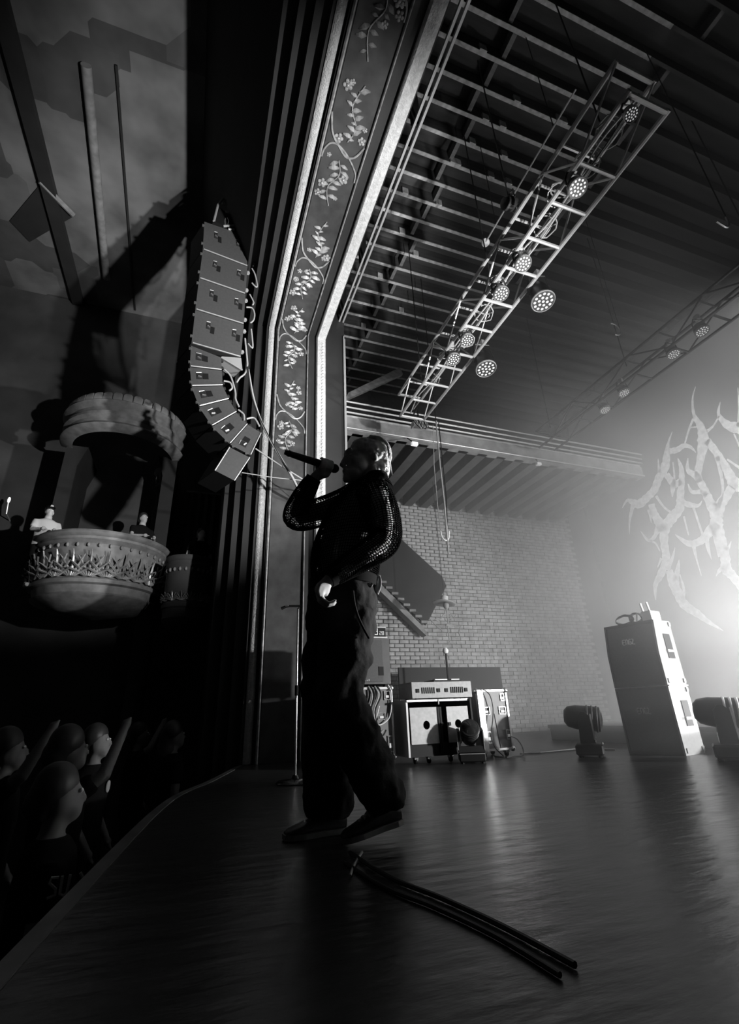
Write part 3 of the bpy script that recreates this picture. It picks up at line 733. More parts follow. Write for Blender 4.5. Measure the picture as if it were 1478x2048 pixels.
# amp head on top: grey face with two banks of vents
ah = thing('power_amplifier', 'long grey amplifier unit with vent slots lying on the silver cabinet', 'amplifier', (2.56, YG + .2, Z1))
XA, XC, ZA, ZB = 2.20, 2.915, Z1 + .015, Z1 + .175
MB().box((XA, YG + .02, ZA), (XC, YG + .36, ZB)).build('body', m_amp, ah)
for x in (XA + .06, XC - .06):
    for y in (YG + .06, YG + .30): MB().lathe([(.001, 0), (.016, 0), (.018, .015), (.001, .015)], (x, y, Z1), 10).build('foot', m_black, ah)
for c in (.065, .31, .405, .645): MB().box((XA + c - .017, YG + .012, ZA + .055), (XA + c + .017, YG + .022, ZA + .093)).build('socket', m_black, ah)
for b0 in (.118, .462):
    for k in range(7): MB().box((XA + b0 + k * .0235 - .0045, YG + .014, ZA + .045), (XA + b0 + k * .0235 + .0045, YG + .022, ZA + .105)).build('vent_slot', m_black, ah)
tr_ = thing('equipment_tray', 'thin dark tray of small items lying on top of the grey amplifier', 'tray', (2.6, YG + .2, ZB))
MB().box((XA + .28, YG + .05, ZB), (XA + .62, YG + .3, ZB + .02)).build('base', m_black, tr_)
for a, b in ((.30, .45), (.50, .60)): MB().box((XA + a, YG + .06, ZB + .02), (XA + b, YG + .12, ZB + .03)).build('rim', m_white, tr_)
# flight case on the right
def flight_case(t, x0, x1, y, d, z0, z1, latches, lidz=None, cas=True):
    MB().box((x0 + .012, y + .012, z0 + .012), (x1 - .012, y + d - .012, z1 - .012)).build('body', m_case, t)
    e = .022
    for nm, a, b in (('edge_rail', (x0, y, z0), (x0 + e, y + e, z1)), ('edge_rail', (x1 - e, y, z0), (x1, y + e, z1)), ('edge_rail', (x0, y, z1 - e), (x1, y + e, z1)), ('edge_rail', (x0, y, z0), (x1, y + e, z0 + e)),
                     ('edge_rail', (x1 - e, y, z1 - e), (x1, y + d, z1)), ('edge_rail', (x0, y, z1 - e), (x0 + e, y + d, z1)), ('edge_rail', (x1 - e, y + d - e, z0), (x1, y + d, z1)), ('edge_rail', (x0, y + d - e, z0), (x0 + e, y + d, z1))):
        MB().box(a, b).build(nm, m_alu, t)
    for x in (x0, x1):
        for z in (z0, z1): MB().ell((x + (.01 if x == x0 else -.01), y + .012, z + (.012 if z == z0 else -.012)), (.03, .026, .03), nu=8, nv=6).build('ball_corner', m_chrome, t, True)
    for (lx, lz, w, h) in latches:
        o_ = MB(); r = .008
        o_.box((lx - w, y + .002, lz - h), (lx + w, y + .010, lz - h + r)); o_.box((lx - w, y + .002, lz + h - r), (lx + w, y + .010, lz + h))
        o_.box((lx - w, y + .002, lz - h + r), (lx - w + r, y + .010, lz + h - r)); o_.box((lx + w - r, y + .002, lz - h + r), (lx + w, y + .010, lz + h - r))
        d_ = o_.build('latch_dish', m_chrome, t)
        MB().box((lx - w * .5, y + .0, lz - h * .5), (lx + w * .5, y + .010, lz + h * .05)).build('latch', m_white, d_)
    if cas:
        for x in (x0 + .06, x1 - .06):
            for yy in (y + .07, y + d - .07):
                c = MB().lathe([(.001, -.014), (.026, -.014), (.028, 0), (.026, .014), (.001, .014)], (x, yy, .028), 12, R=Matrix.Rotation(radians(90), 3, 'Y')).build('caster', m_black, t, True)
                MB().box((x - .022, yy - .03, .04), (x + .022, yy + .03, z0)).build('fork', m_steel, c)
fc = thing('flight_case', 'upright grey flight case with bright white edges and latches, right of the silver cabinet', 'flight case', (3.26, 5.25, 0))
flight_case(fc, 3.06, 3.465, 5.02, .42, .065, .695, [(3.17, .47, .045, .042), (3.38, .47, .045, .042), (3.165, .20, .03, .06), (3.42, .22, .03, .05), (3.40, .61, .025, .04)])
MB().box((3.062, 5.0, .08), (3.135, 5.018, .68)).build('edge_panel', m_alu, fc)
MB().tube([(3.27, 5.03, .44), (3.285, 5.028, .25), (3.30, 5.03, .08)], .003, 5).build('seam', m_black, fc)
tag(MB().tube(bez([(3.14, 5.0, .70), (3.21, 4.985, .64), (3.235, 4.985, .52), (3.215, 4.98, .40), (3.17, 4.985, .22), (3.19, 4.97, .10), (3.25, 4.93, .02), (3.20, 4.88, .015), (3.14, 4.93, .02)]), .006, 6).build('draped_cable', m_cable, None, True), 'black cable draped down the left side of the right flight case', 'cable')
tag(MB().tube(bez([(3.43, 5.005, .20), (3.49, 4.98, .17), (3.53, 4.96, .09), (3.50, 4.93, .015), (3.36, 4.90, .012), (3.22, 4.82, .012)]), .007, 6).build('curled_cable', m_cablelight, None, True), 'pale cable curling from the lower right latch of the flight case to the floor', 'cable')
# left: tall black cabinet on a cabled flight case, clock on top
lc = thing('flight_case', 'cabled dark flight case with white right edge under the tall black cabinet', 'flight case', (1.8, 5.3, 0))
flight_case(lc, 1.48, 2.03, 5.0, .5, .07, .745, [(1.97, .66, .035, .045), (1.90, .46, .04, .035), (1.985, .20, .03, .075)])
for k, x in enumerate((1.76, 1.79, 1.83, 1.86)):
    tag(MB().tube(bez([(x, 4.995, .755), (x + .03, 4.975, .66), (x - .01 - .01 * k, 4.975, .5), (x + .02, 4.975, .38 - .03 * k), (x + .07, 4.975, .33)]), .008, 6).build('hanging_lead', m_cable if k % 2 else m_cablelight, None, True),
        ['first of four leads hanging over the front of the left flight case, pale and leftmost', 'second of four leads hanging on the left flight case, black beside the pale outer one', 'third of four leads hanging on the left flight case, pale inner one', 'fourth of four leads hanging on the left flight case, black and rightmost'][k], 'cable', 'leads on the left flight case')
tag(MB().tube(bez([(1.98, 4.99, .765), (2.01, 4.985, .70), (2.005, 4.985, .56), (1.97, 4.985, .44), (1.87, 4.985, .38), (1.83, 4.985, .42), (1.87, 4.985, .56)]), .006, 6).build('looped_lead', m_white, None, True), 'thin white lead looping down beside the white edge of the left flight case', 'cable')
tc_ = thing('tall_cabinet', 'tall black loudspeaker cabinet standing on the left flight case', 'cabinet', (1.78, 5.25, .745))
MB().box((1.50, 5.0, .775), (2.02, 5.45, 1.25)).build('body', m_tolex, tc_)
MB().box((1.53, 4.985, .80), (1.93, 5.0, 1.23)).build('grille', m_charcoal, tc_)
MB().box((1.50, 4.99, 1.25), (2.0, 5.4, 1.265)).build('top_edge', m_alu, tc_)
for x in (1.55, 1.97):
    for y in (5.05, 5.4): MB().lathe([(.001, 0), (.025, 0), (.025, .03), (.001, .03)], (x, y, .745), 10).build('foot', m_black, tc_)
MB().box((1.88, 4.98, .86), (1.935, 4.99, .95)).build('handle_recess', m_black, tc_)
tw = MB()
for k in range(6): tw.box((1.66 + k * .02, 4.982, .805), (1.672 + k * .02, 4.988, .812 + .006 * (k % 3)))
tw.build('badge', m_dim, tc_)
ck = thing('digital_clock', 'small black digital clock with lit digits on top of the tall black cabinet', 'clock', (1.88, 5.05, 1.265))
MB().box((1.76, 5.0, 1.265), (1.985, 5.06, 1.372)).build('housing', m_black, ck)
MB().box((1.755, 4.996, 1.362), (1.99, 5.062, 1.374)).build('rim', m_steel, ck)
SEG = {'1': 'bc', '3': 'abgcd', '2': 'abged', '6': 'afgedc', '8': 'abcdefg'}
def digit(ch, x, z, w, h, nm='digit'):
    mb = MB(); t_ = w * .16; y0, y1 = 4.992, 4.999
    R_ = {'a': (0, h - t_, w, h), 'g': (0, h / 2 - t_ / 2, w, h / 2 + t_ / 2), 'd': (0, 0, w, t_), 'f': (0, h / 2, t_, h), 'b': (w - t_, h / 2, w, h), 'e': (0, 0, t_, h / 2), 'c': (w - t_, 0, w, h / 2)}
    for s_ in SEG[ch]: a = R_[s_]; mb.box((x + a[0], y0, z + a[1]), (x + a[2], y1, z + a[3]))
    mb.build(nm, m_digit, ck)
digit('1', 1.775, 1.285, .045, .07); digit('3', 1.845, 1.285, .045, .07); digit('2', 1.91, 1.285, .022, .04); digit('8', 1.94, 1.285, .022, .04)

# ================================================================ LIGHTING TRUSS
ZT, XT0, XT1, ZTT = 4.7, 2.645, 3.04, 5.1
def truss(name, label, x0, x1, z0, z1, y0, y1, rungs, r=.021, mat=m_steel):
    t = thing(name, label, 'truss', ((x0 + x1) / 2, (y0 + y1) / 2, z0))
    for x in (x0, x1):
        for z in (z0, z1): MB().tube([(x, y0, z), (x, y1, z)], r, 8).build('chord', mat, t, True)
    for y in rungs:
        MB().tube([(x0, y, z0), (x1, y, z0)], r * .85, 7).build('rung', mat, t, True)
        MB().tube([(x0, y + .1, z1), (x1, y + .1, z1)], r * .7, 6).build('rung', mat, t, True)
    rr = [y0] + sorted(rungs) + [y1]
    for i in range(len(rr) - 1):
        a, b = (rr[i], rr[i + 1])
        for x in (x0, x1):
            za, zb = (z0, z1) if i % 2 else (z1, z0)
            MB().tube([(x, a, za), (x, b, zb)], r * .55, 6).build('brace', mat, t, True)
    for y in (y0 + .02, y1 - .02):
        for z in (z0, z1): MB().tube([(x0, y, z), (x1, y, z)], r, 7).build('end_bar', mat, t, True)
    return t
rpx = [(1167, 328), (1103, 404), (1055, 474), (1011, 534), (967, 598), (943, 654), (897, 703), (875, 730), (850, 765), (828, 799)]
rungs = [onZ(x, y, ZT).y for x, y in rpx]
tr1 = truss('lighting_truss', 'pale aluminium box truss carrying the round lights, running from upper right down to the gallery', XT0, XT1, ZT, ZTT, 1.22, 5.62, rungs)
for y in (1.6, 3.3, 5.2):
    MB().tube([((XT0 + XT1) / 2, y, ZTT), ((XT0 + XT1) / 2, y, 8.0)], .008, 6).build('hanger_wire', m_cable, tr1)
rc = random.Random(11)
for i, y in enumerate((1.5, 1.75, 2.05, 2.35, 2.75, 3.1, 3.5, 3.95, 4.35, 4.8)):
    x = 2.80 + rc.uniform(-.05, .1); z = ZT + .16
    pts = []
    for k in range(26):
        a = k * .55; pts.append((x + .10 * cos(a) + rc.uniform(-.012, .012), y + .10 * sin(a) + .004 * k, z + .05 * sin(a * .7) + rc.uniform(-.01, .01)))
    tag(MB().tube(pts, .0065, 5).build('coiled_cable', m_cablelight, None, True), 'loose coil of thin cable inside the near truss, %s from its upper end' % ['first', 'second', 'third', 'fourth', 'fifth', 'sixth', 'seventh', 'eighth', 'ninth', 'last'][i], 'cable', 'cable coils inside the lighting truss')
for i in range(3):
    pts = [(2.78 + .03 * i + rc.uniform(-.02, .02), 1.25 + k * .36, ZT + .07 + .03 * sin(k * 1.9 + i * 2) + .02 * i) for k in range(13)]
    tag(MB().tube(bez(pts, 4), .009, 6).build('truss_cable', m_cable if i == 1 else m_cablelight, None, True), ['long pale cable lying lengthwise inside the near truss, left of three', 'long black cable lying lengthwise in the middle of the near truss', 'long pale cable lying lengthwise inside the near truss, right of three'][i], 'cable', 'long cables inside the lighting truss')

# ---- round LED lights hung from the truss
def led_can(name, label, loc, aim, rad, mat, group=None, big=False):
    """local frame: lens faces -Z, yoke and clamp above"""
    t = thing(name, label, 'stage light', loc, (0, 0, 0), group)
    R = (V(aim) - V(loc)).to_track_quat('-Z', 'Y').to_matrix()
    h = rad * (2.6 if big else 1.7)
    def L(mb, nm, m, sm=True): return link(nm, mb.mesh(nm, m, sm), t, local=I4)
    b = MB(); b.lathe([(rad * 1.06, -.012), (rad * 1.06, .02), (rad * .98, .04), (rad * .95, h * .5), (rad * .7, h * .85), (rad * .3, h), (.001, h)], (0, 0, 0), 22, R=R); L(b, 'housing', m_blackmetal)
    rg = MB(); rg.lathe([(rad * 1.0, -.006), (rad * 1.07, -.018), (rad * 1.13, -.006), (rad * 1.10, .012), (rad * 1.0, .012)], (0, 0, 0), 24, R=R); L(rg, 'bezel', m_steel)
    bp = MB(); bp.lathe([(rad * 1.0, .0), (.001, .001)], (0, 0, 0), 22, R=R); L(bp, 'lens_plate', m_lens)
    ld = MB(); cells = [(0, 0)] + [(.40, 2 * pi * k / 6) for k in range(6)] + [(.78, 2 * pi * k / 12 + .26) for k in range(12)]
    for rr_, a in cells:
        ld.lathe([(.001, -.014), (rad * .13, -.012), (rad * .19, -.002)], R @ V((rr_ * rad * cos(a), rr_ * rad * sin(a), 0)), 9, R=R)
    L(ld, 'led_cluster', mat)
    ax = R @ V((1, 0, 0)); mid = R @ V((0, 0, h * .35)); top = V((0, 0, h * .9 + rad * .9))
    yk = MB(); yk.tube([mid + ax * rad * 1.15, mid + ax * rad * 1.15 + V((0, 0, rad * .8)), top + ax * rad * .8, top - ax * rad * .8, mid - ax * rad * 1.15 + V((0, 0, rad * .8)), mid - ax * rad * 1.15], .009, 6); L(yk, 'yoke', m_blackmetal)
    ck_ = MB(); ck_.cbox(top + V((0, 0, .03)), (.02, .03, .035)); ck_.tube([top + V((0, 0, .0)), top + V((0, 0, .08))], .012, 6); L(ck_, 'clamp', m_steel)
    return t
pars = [((1155, 375), 38, 'brightest small round light high on the truss, under the second rung from its upper end'),
        ((1046, 527), 33, 'small round light mid truss, upper of two close together'),
        ((1002, 587), 31, 'small round light mid truss, lower of two close together'),
        ((934, 680), 27, 'small round light toward the lower end of the truss, just above its lower neighbour'),
        ((907, 718), 27, 'last small round light at the lower end of the truss')]
for (p, w, lab) in pars:
    q = onZ(p[0], p[1], 4.56); r_ = w * pxm(q) / 2 / 1.08
    led_can('led_spotlight', lab, q, q.lerp(V((q.x - .25, q.y - 1.4, 0)), 1), r_, m_led, 'small LED lights on the near truss')
q = onZ(1262, 228, 4.56); led_can('led_spotlight', 'dim round light at the dark top end of the truss', q, (q.x - .3, q.y - 1.2, 0), 26 * pxm(q) / 2, m_ledfar, 'small LED lights on the near truss')
for (p, w, lab) in (((1086, 602), 46, 'big round light under the middle truss, larger of the two hanging clear of it'), ((972, 737), 40, 'big round light under the lower truss, smaller of the two hanging clear of it')):
    q = onZ(p[0], p[1], 4.5); r_ = w * pxm(q) / 2 / 1.08
    led_can('moving_wash_light', lab, q, (q.x - .2, q.y - .9, 0), r_, m_led, None, True)
# dark hanging unit with rod and disc on the left of the truss
q = onZ(1020, 408, 5.3)
hu = thing('hanging_projector', 'dark unlit stage light body hanging left of the truss', 'stage light', q)
MB().lathe([(.001, -.09), (.06, -.08), (.075, -.02), (.07, .06), (.04, .1), (.001, .1)], q, 16, R=Matrix.Rotation(radians(70), 3, 'Y')).build('body', m_blackmetal, hu, True)
MB().tube([q + V((0, -.08, 0)), q + V((0, -.08, .12)), q + V((0, .08, .12)), q + V((0, .08, 0))], .008, 6).build('yoke', m_blackmetal, hu)
MB().tube([q + V((0, 0, .12)), q + V((0, 0, 2.7))], .008, 6).build('drop_wire', m_cable, hu)
MB().cbox(q + V((.07, 0, -.08)), (.02, .03, .02)).build('safety_catch', m_chrome, hu)
dp = onZ(971, 485, 6.2); d2 = onZ(1152, 178, 6.2)
pi_ = thing('thin_pipe', 'thin straight pipe with a round pale end disc hanging left of the truss', 'pipe', dp)
MB().tube([dp, d2], .010, 7).build('tube', m_steel, pi_)
dm_ = (CAM - dp).normalized()
MB().lathe([(.001, -.012), (.05, -.012), (.055, 0), (.05, .012), (.001, .012)], dp, 16, R=dm_.to_track_quat('Z', 'Y').to_matrix()).build('end_disc', m_white, pi_)
for t_ in (.15, .8):
    a = dp.lerp(d2, t_); MB().tube([a, V((a.x, a.y, 8.0))], .006, 5).build('drop_wire', m_cable, pi_)
# second truss lost in the haze
tr2 = truss('lighting_truss', 'faint second truss deep in the haze at upper right, with small dim round lights', 5.75, 6.1, 4.98, 5.33, 1.6, 6.2, [2.2, 2.8, 3.4, 4.0, 4.76, 5.2, 5.8], .02, m_blackmetal)
for y in (2.2, 4.2, 6.0): MB().tube([(5.92, y, 5.33), (5.92, y, 8.27)], .008, 6).build('hanger_wire', m_cable, tr2)
fars = [((1404, 662), 25, 'dim round light in the haze, farthest right of four in a slanting row'), ((1347, 708), 23, 'dim round light in the haze, second from the right of four in a slanting row'),
        ((1248, 785), 20, 'dim round light in the haze, third from the right of four in a slanting row'), ((1210, 819), 19, 'dim round light in the haze, last and lowest of four in a slanting row')]
for p, w, lab in fars:
    q = onZ(p[0], p[1], 4.9); led_can('led_spotlight', lab, q, (q.x - .3, q.y - 1.0, 0), w * pxm(q) / 2, m_ledfar, 'dim lights on the far truss')
q = onZ(1232, 656, 4.75)
tag(MB().tube([q + V((.09 * cos(a * .3), .02, .09 * sin(a * .3))) for a in range(-6, 8)], .008, 6).build('curved_bracket', m_steel), 'small curved bright bracket alone in the haze right of the truss', 'bracket')
MB()
WMq = bpy.data.objects['curved_bracket']
q0 = q + V((.09, .02, 0))
MB().tube([q0, V((q0.x, q0.y, 8.27))], .004, 5).build('drop_wire', m_cable, WMq)
q = onZ(1450, 447, 4.75)
hb = thing('hanging_bracket', 'faint curved hanger near the right edge above the far lights', 'bracket', q)
MB().tube(bez([q + V((-.12, 0, -.02)), q + V((0, 0, -.05)), q + V((.06, 0, .02)), q + V((.07, 0, .12))]), .012, 6).build('arm', m_steel, hb, True)
MB().tube([q + V((.07, 0, .12)), V((q.x + .07, q.y, 8.0))], .006, 5).build('drop_wire', m_cable, hb)

# ---- cluster, hanging cables and hook at the lower truss end
q = onY(838, 852, 5.9)
mo = thing('chain_hoist', 'small cluttered hoist with clamps at the lower end of the truss', 'hoist', q)
MB().cbox(q, (.12, .06, .05)).build('body', m_steel, mo)
for k in range(6):
    MB().tube(bez([q + V((-.13 + k * .05, -.06, .06)), q + V((-.10 + k * .045, -.09, -.03 - .01 * k)), q + V((-.02 + k * .02, -.08, -.09)), q + V((.05, -.03, -.05))]), .008, 5).build('loop', m_cablelight if k % 2 else m_black, mo, True)
MB().tube([q, V((q.x, q.y, 5.15)), V((2.84, 5.55, 4.72))], .012, 6).build('bridle', m_blackmetal, mo)
q = onY(829, 888, 6.3)
wbx = thing('exit_light', 'small bright white box lamp under the fly gallery beam', 'lamp', q)
MB().cbox(q, (.055, .03, .028)).build('box', M('lit_box', .7, .5, emit=.5), wbx); MB().tube([q + V((0, 0, .02)), V((q.x, 6.6, 5.0))], .01, 6).build('bracket', m_black, wbx)
q = onY(1077, 928, 6.55)
wb2 = thing('exit_light', 'tiny white lamp box far along the bottom of the gallery beam in the haze', 'lamp', q)
MB().cbox(q, (.05, .03, .025)).build('box', m_white, wb2); MB().tube([q + V((0, 0, .02)), V((q.x, 6.6, 5.0))], .01, 6).build('bracket', m_black, wb2)
YH = 5.75
hc2 = thing('hanging_cable', 'bundle of hanging cables ending in a white hook below the gallery', 'cable', onY(897, 1110, YH))
MB().tube([onY(872, 842, YH), onY(880, 930, YH), onY(889, 1010, YH), onY(893, 1060, YH), onY(897, 1108, YH)], [.012, .012, .012, .016, .010], 7).build('cable', m_cablelight, hc2, True)
MB().tube([onY(877, 842, YH), onY(886, 930, YH), onY(893, 1000, YH), onY(894, 1050, YH)], .008, 6).build('cable', m_black, hc2, True)
MB().tube([onY(866, 850, YH), onY(868, 930, YH), onY(875, 1010, YH), onY(881, 1060, YH)], .006, 6).build('cable', m_cablelight, hc2, True)
MB().tube(bez([onY(881, 1062, YH), onY(884, 1074, YH), onY(891, 1081, YH), onY(897, 1077, YH), onY(898, 1062, YH)]), .011, 6).build('hook', m_white, hc2, True)
tp = onY(872, 842, YH); MB().tube([tp, V((tp.x, YH, 8.0))], .008, 6).build('suspension', m_black, hc2)

# ================================================================ LINE ARRAY
YA = 5.6
def a_(x, y): return onY(340 + x / 3.303, 370 + y / 3.303, YA)
EX = V((-.20, .46, 0.02))
ups = [((225, 240), (490, 330), (515, 540), (215, 425)), ((215, 427), (515, 542), (500, 722), (190, 615)), ((190, 617), (500, 724), (490, 922), (165, 822)), ((165, 824), (490, 924), (470, 1140), (140, 1045))]
sms = [((137, 1060), (340, 1140), (343, 1222), (130, 1198)), ((130, 1202), (345, 1227), (350, 1323), (140, 1328)), ((140, 1332), (350, 1327), (390, 1412), (190, 1463)), ((190, 1467), (390, 1417), (440, 1497), (275, 1592)), ((276, 1597), (440, 1503), (512, 1578), (394, 1712)), ((397, 1716), (515, 1582), (603, 1637), (532, 1787))]
ordn = ['topmost', 'second', 'third', 'fourth']
def array_box(quad, label, slots, name):
    Q = [a_(*p) for p in quad]; c = sum(Q, V()) / 4
    t = thing(name, label, 'loudspeaker', c, group='line array cabinets')
    Qs = [c + (p - c) * .985 for p in Q]; e = EX * .97
    MB().prism([p + EX * .02 for p in Qs], e).build('cabinet', m_speakerside, t)
    MB().prism(Qs, EX * .018).build('side_plate', m_speaker, t, label='grey side plate facing the stage')
    U = lambda u, v, o=0: (Qs[0] * (1 - u) + Qs[1] * u) * (1 - v) + (Qs[3] * (1 - u) + Qs[2] * u) * v - EX.normalized() * o
    for (u, v) in slots:
        w, h = (.085, .10) if len(slots) == 2 else (.19, .17)
        for s_, mt in ((0, m_blackmetal), (1, m_black)):
            a, b = u + w * s_ * 1.05 - w, u + w * (s_ * 1.05 + .95) - w
            sl = .10 if len(slots) == 2 else .0
            MB().prism([U(a, v - h + sl * s_, .002), U(b, v - h + sl * s_, .002), U(b, v + h + sl * s_, .002), U(a, v + h + sl * s_, .002)], -EX.normalized() * .004).build('handle_recess', mt, t)
        MB().tube([U(u - w * .75, v + h * .1, .012), U(u - w * .2, v + h * .45, .012)], .012, 6).build('grip', m_chrome, t)
        MB().tube([U(u - w, v - h * 1.1, .006), U(u - w * .1, v - h * 1.25, .006)], .006, 5).build('recess_rim', m_steel, t)
    MB().tube([U(.02, .985, .006), U(.99, .985, .006)], .0085, 6).build('edge_rail', m_steel, t)
    for v in (.15, .8):
        MB().cbox(U(-.02, v, .0), (.014, .014, .014)).build('rigging_pin', m_chrome, t)
        MB().lathe([(.001, -.02), (.024, -.02), (.03, 0), (.024, .02), (.001, .02)], U(1.04, v, -.03), 10).build('connector', m_blackmetal if len(slots) == 1 else m_steel, t, True)
    return t
for i, qd in enumerate(ups): array_box(qd, ordn[i] + ' of the four large grey loudspeaker boxes in the hanging array', [(.33, .36), (.86, .36)], 'array_loudspeaker')
wn = ['first', 'second', 'third', 'fourth', 'fifth', 'sixth']
for i, qd in enumerate(sms): array_box(qd, wn[i] + ' from the top of the six small curved loudspeaker boxes in the array', [(.36, .46)], 'array_loudspeaker')
bq = [a_(*p) for p in ((394, 1732), (526, 1800), (425, 1952), (297, 1886))]
bt = thing('array_endpiece', 'plain box at the bottom end of the curved loudspeaker array', 'loudspeaker', sum(bq, V()) / 4)
MB().prism([p + EX * .02 for p in bq], EX).build('cabinet', m_speakerside, bt); MB().prism(bq, EX * .02).build('side_plate', m_speaker, bt)
MB().tube([bq[3], bq[0]], .008, 6).build('edge_rail', m_steel, bt); MB().tube([bq[1], bq[2]], .008, 6).build('edge_rail', m_steel, bt)
wq = [a_(*p) for p in ((343, 1132), (470, 1142), (478, 1215), (348, 1140))]
wt = thing('array_coupler', 'pale wedge-shaped adapter plate between the large and small array boxes', 'bracket', sum(wq, V()) / 4)
MB().prism(wq, EX * .5).build('plate', m_alu, wt)
MB().tube([a_(340, 1138), a_(478, 1222)], .014, 6).build('rail', m_alu, wt)
rg_ = thing('array_rigging_frame', 'bright metal rigging frame and hoist on top of the loudspeaker array', 'rigging', a_(380, 200))
for pts in ([(290, 240), (318, 130)], [(318, 130), (352, 90), (400, 66), (425, 80)], [(425, 80), (460, 200), (488, 320)], [(410, 110), (428, 235)], [(345, 120), (400, 128), (415, 112)], [(365, 180), (392, 182)], [(352, 272), (424, 268)], [(385, 292), (425, 294)]):
    MB().tube([a_(*p) for p in pts], .019, 7).build('bar', m_alu, rg_, True)
MB().tube(bez([a_(366, 268), a_(364, 235), a_(376, 215), a_(388, 240), a_(384, 262)]), .009, 6).build('shackle', m_chrome, rg_, True)
MB().prism([a_(290, 240), a_(488, 325), a_(470, 250), a_(330, 150)], EX * .3).build('hoist_body', m_black, rg_)
a = a_(400, 66) + EX * .2; MB().tube([a, V((a.x, a.y, 9.0))], .02, 6).build('hoist_chain', m_cable, rg_)
# cables of the array
for i, pts in enumerate(([(525, 440), (548, 520), (545, 545)], [(535, 560), (555, 600), (570, 670), (560, 680), (535, 655)], [(520, 730), (545, 780), (540, 800)], [(498, 815), (535, 820), (552, 860), (545, 900), (525, 918)], [(530, 960), (540, 1070), (530, 1078), (510, 1055)])):
    tag(MB().tube(bez([a_(*p) - EX * .06 for p in pts]), .011, 6).build('jumper_cable', m_cablelight, None, True), wn[i] + ' jumper cable from the top, looping off the right edge of the speaker array', 'cable', 'jumper cables of the array')
for i, pts in enumerate(([(490, 1020), (503, 1150), (505, 1200), (490, 1250), (455, 1280), (435, 1310)], [(350, 1300), (390, 1310), (405, 1345), (385, 1365)], [(355, 1225), (395, 1270), (425, 1370), (428, 1420), (450, 1470)], [(445, 1490), (480, 1520), (485, 1560)], [(500, 1550), (550, 1545), (585, 1600)])):
    tag(MB().tube(bez([a_(*p) - EX * .05 for p in pts]), .012, 6).build('linking_cable', m_cablelight, None, True), wn[i] + ' cable from the top along the inner curve of the small array boxes', 'cable', 'linking cables of the array')
fe = thing('feed_cable', 'pair of cables sweeping down from the array behind the raised microphone', 'cable', a_(505, 1230))
MB().tube(bez([a_(505, 1230) - EX * .1, a_(545, 1440) - EX * .1, a_(620, 1640) - EX * .1, a_(740, 1850) - EX * .1, a_(800, 1950) - EX * .1, onY(612, 1012, 6.15)]), .016, 7).build('strand', m_cablelight, fe, True)
MB().tube(bez([a_(500, 1215) - EX * .12, a_(530, 1420) - EX * .12, a_(605, 1610) - EX * .12, a_(725, 1830) - EX * .12, a_(790, 1935) - EX * .12, onY(604, 1008, 6.15)]), .010, 7).build('strand', m_cable, fe, True, label='thinner dark strand')
tag(MB().tube([a_(565, 1742), a_(725, 1850), a_(878, 1945), onY(625, 985, 6.15)], .010, 6).build('steadying_line', m_cablelight), 'straight thin line from the lowest small array box toward the proscenium', 'rope')
tag(MB().tube([a_(475, 1900), a_(680, 1932), a_(880, 1952), onY(612, 1016, 6.16)], .006, 6).build('steadying_line', m_cablelight), 'nearly level thin line from the bottom end box of the array', 'rope')

# ================================================================ OPERA BOXES
frond = MB()
for k in range(7):
    a = (k - 3) * .30; l = .30 - .035 * abs(k - 3)
    b0 = V((.012 * (k - 3), 0, 0)); d = V((sin(a), 0, cos(a)))
    n_ = V((cos(a), 0, -sin(a)))
    rgs = []
    for t_, w in ((0, .008), (.4, .016), (.8, .012), (1, .002)):
        c = b0 + d * l * t_ + V((0, -.02 - .05 * t_ * t_, 0)) + n_ * (.05 * t_ * t_ * (1 if k > 3 else -1 if k < 3 else 0))
        rgs.append([c - n_ * w, c + V((0, -.012, 0)), c + n_ * w, c + V((0, .006, 0))])
    frond.loft(rgs)
frond_me = frond.mesh('leaf', m_gild, True)
tl = MB()
tl.loft([[(-.075, 0, 0), (.075, 0, 0), (.075, .10, 0), (-.075, .10, 0)], [(-.075, -.03, .05), (.075, -.03, .05), (.075, .10, .05), (-.075, .10, .05)], [(-.07, -.03, .13), (.07, -.03, .13), (.07, .10, .13), (-.07, .10, .13)], [(-.04, .0, .18), (.04, .0, .18), (.04, .10, .18), (-.04, .10, .18)]])
tile_me = tl.mesh('scallop', m_tile, True)
drop_me = MB().ell((0, 0, 0), (.022, .02, .035), nu=7, nv=5).mesh('drop', m_boxplaster, True)
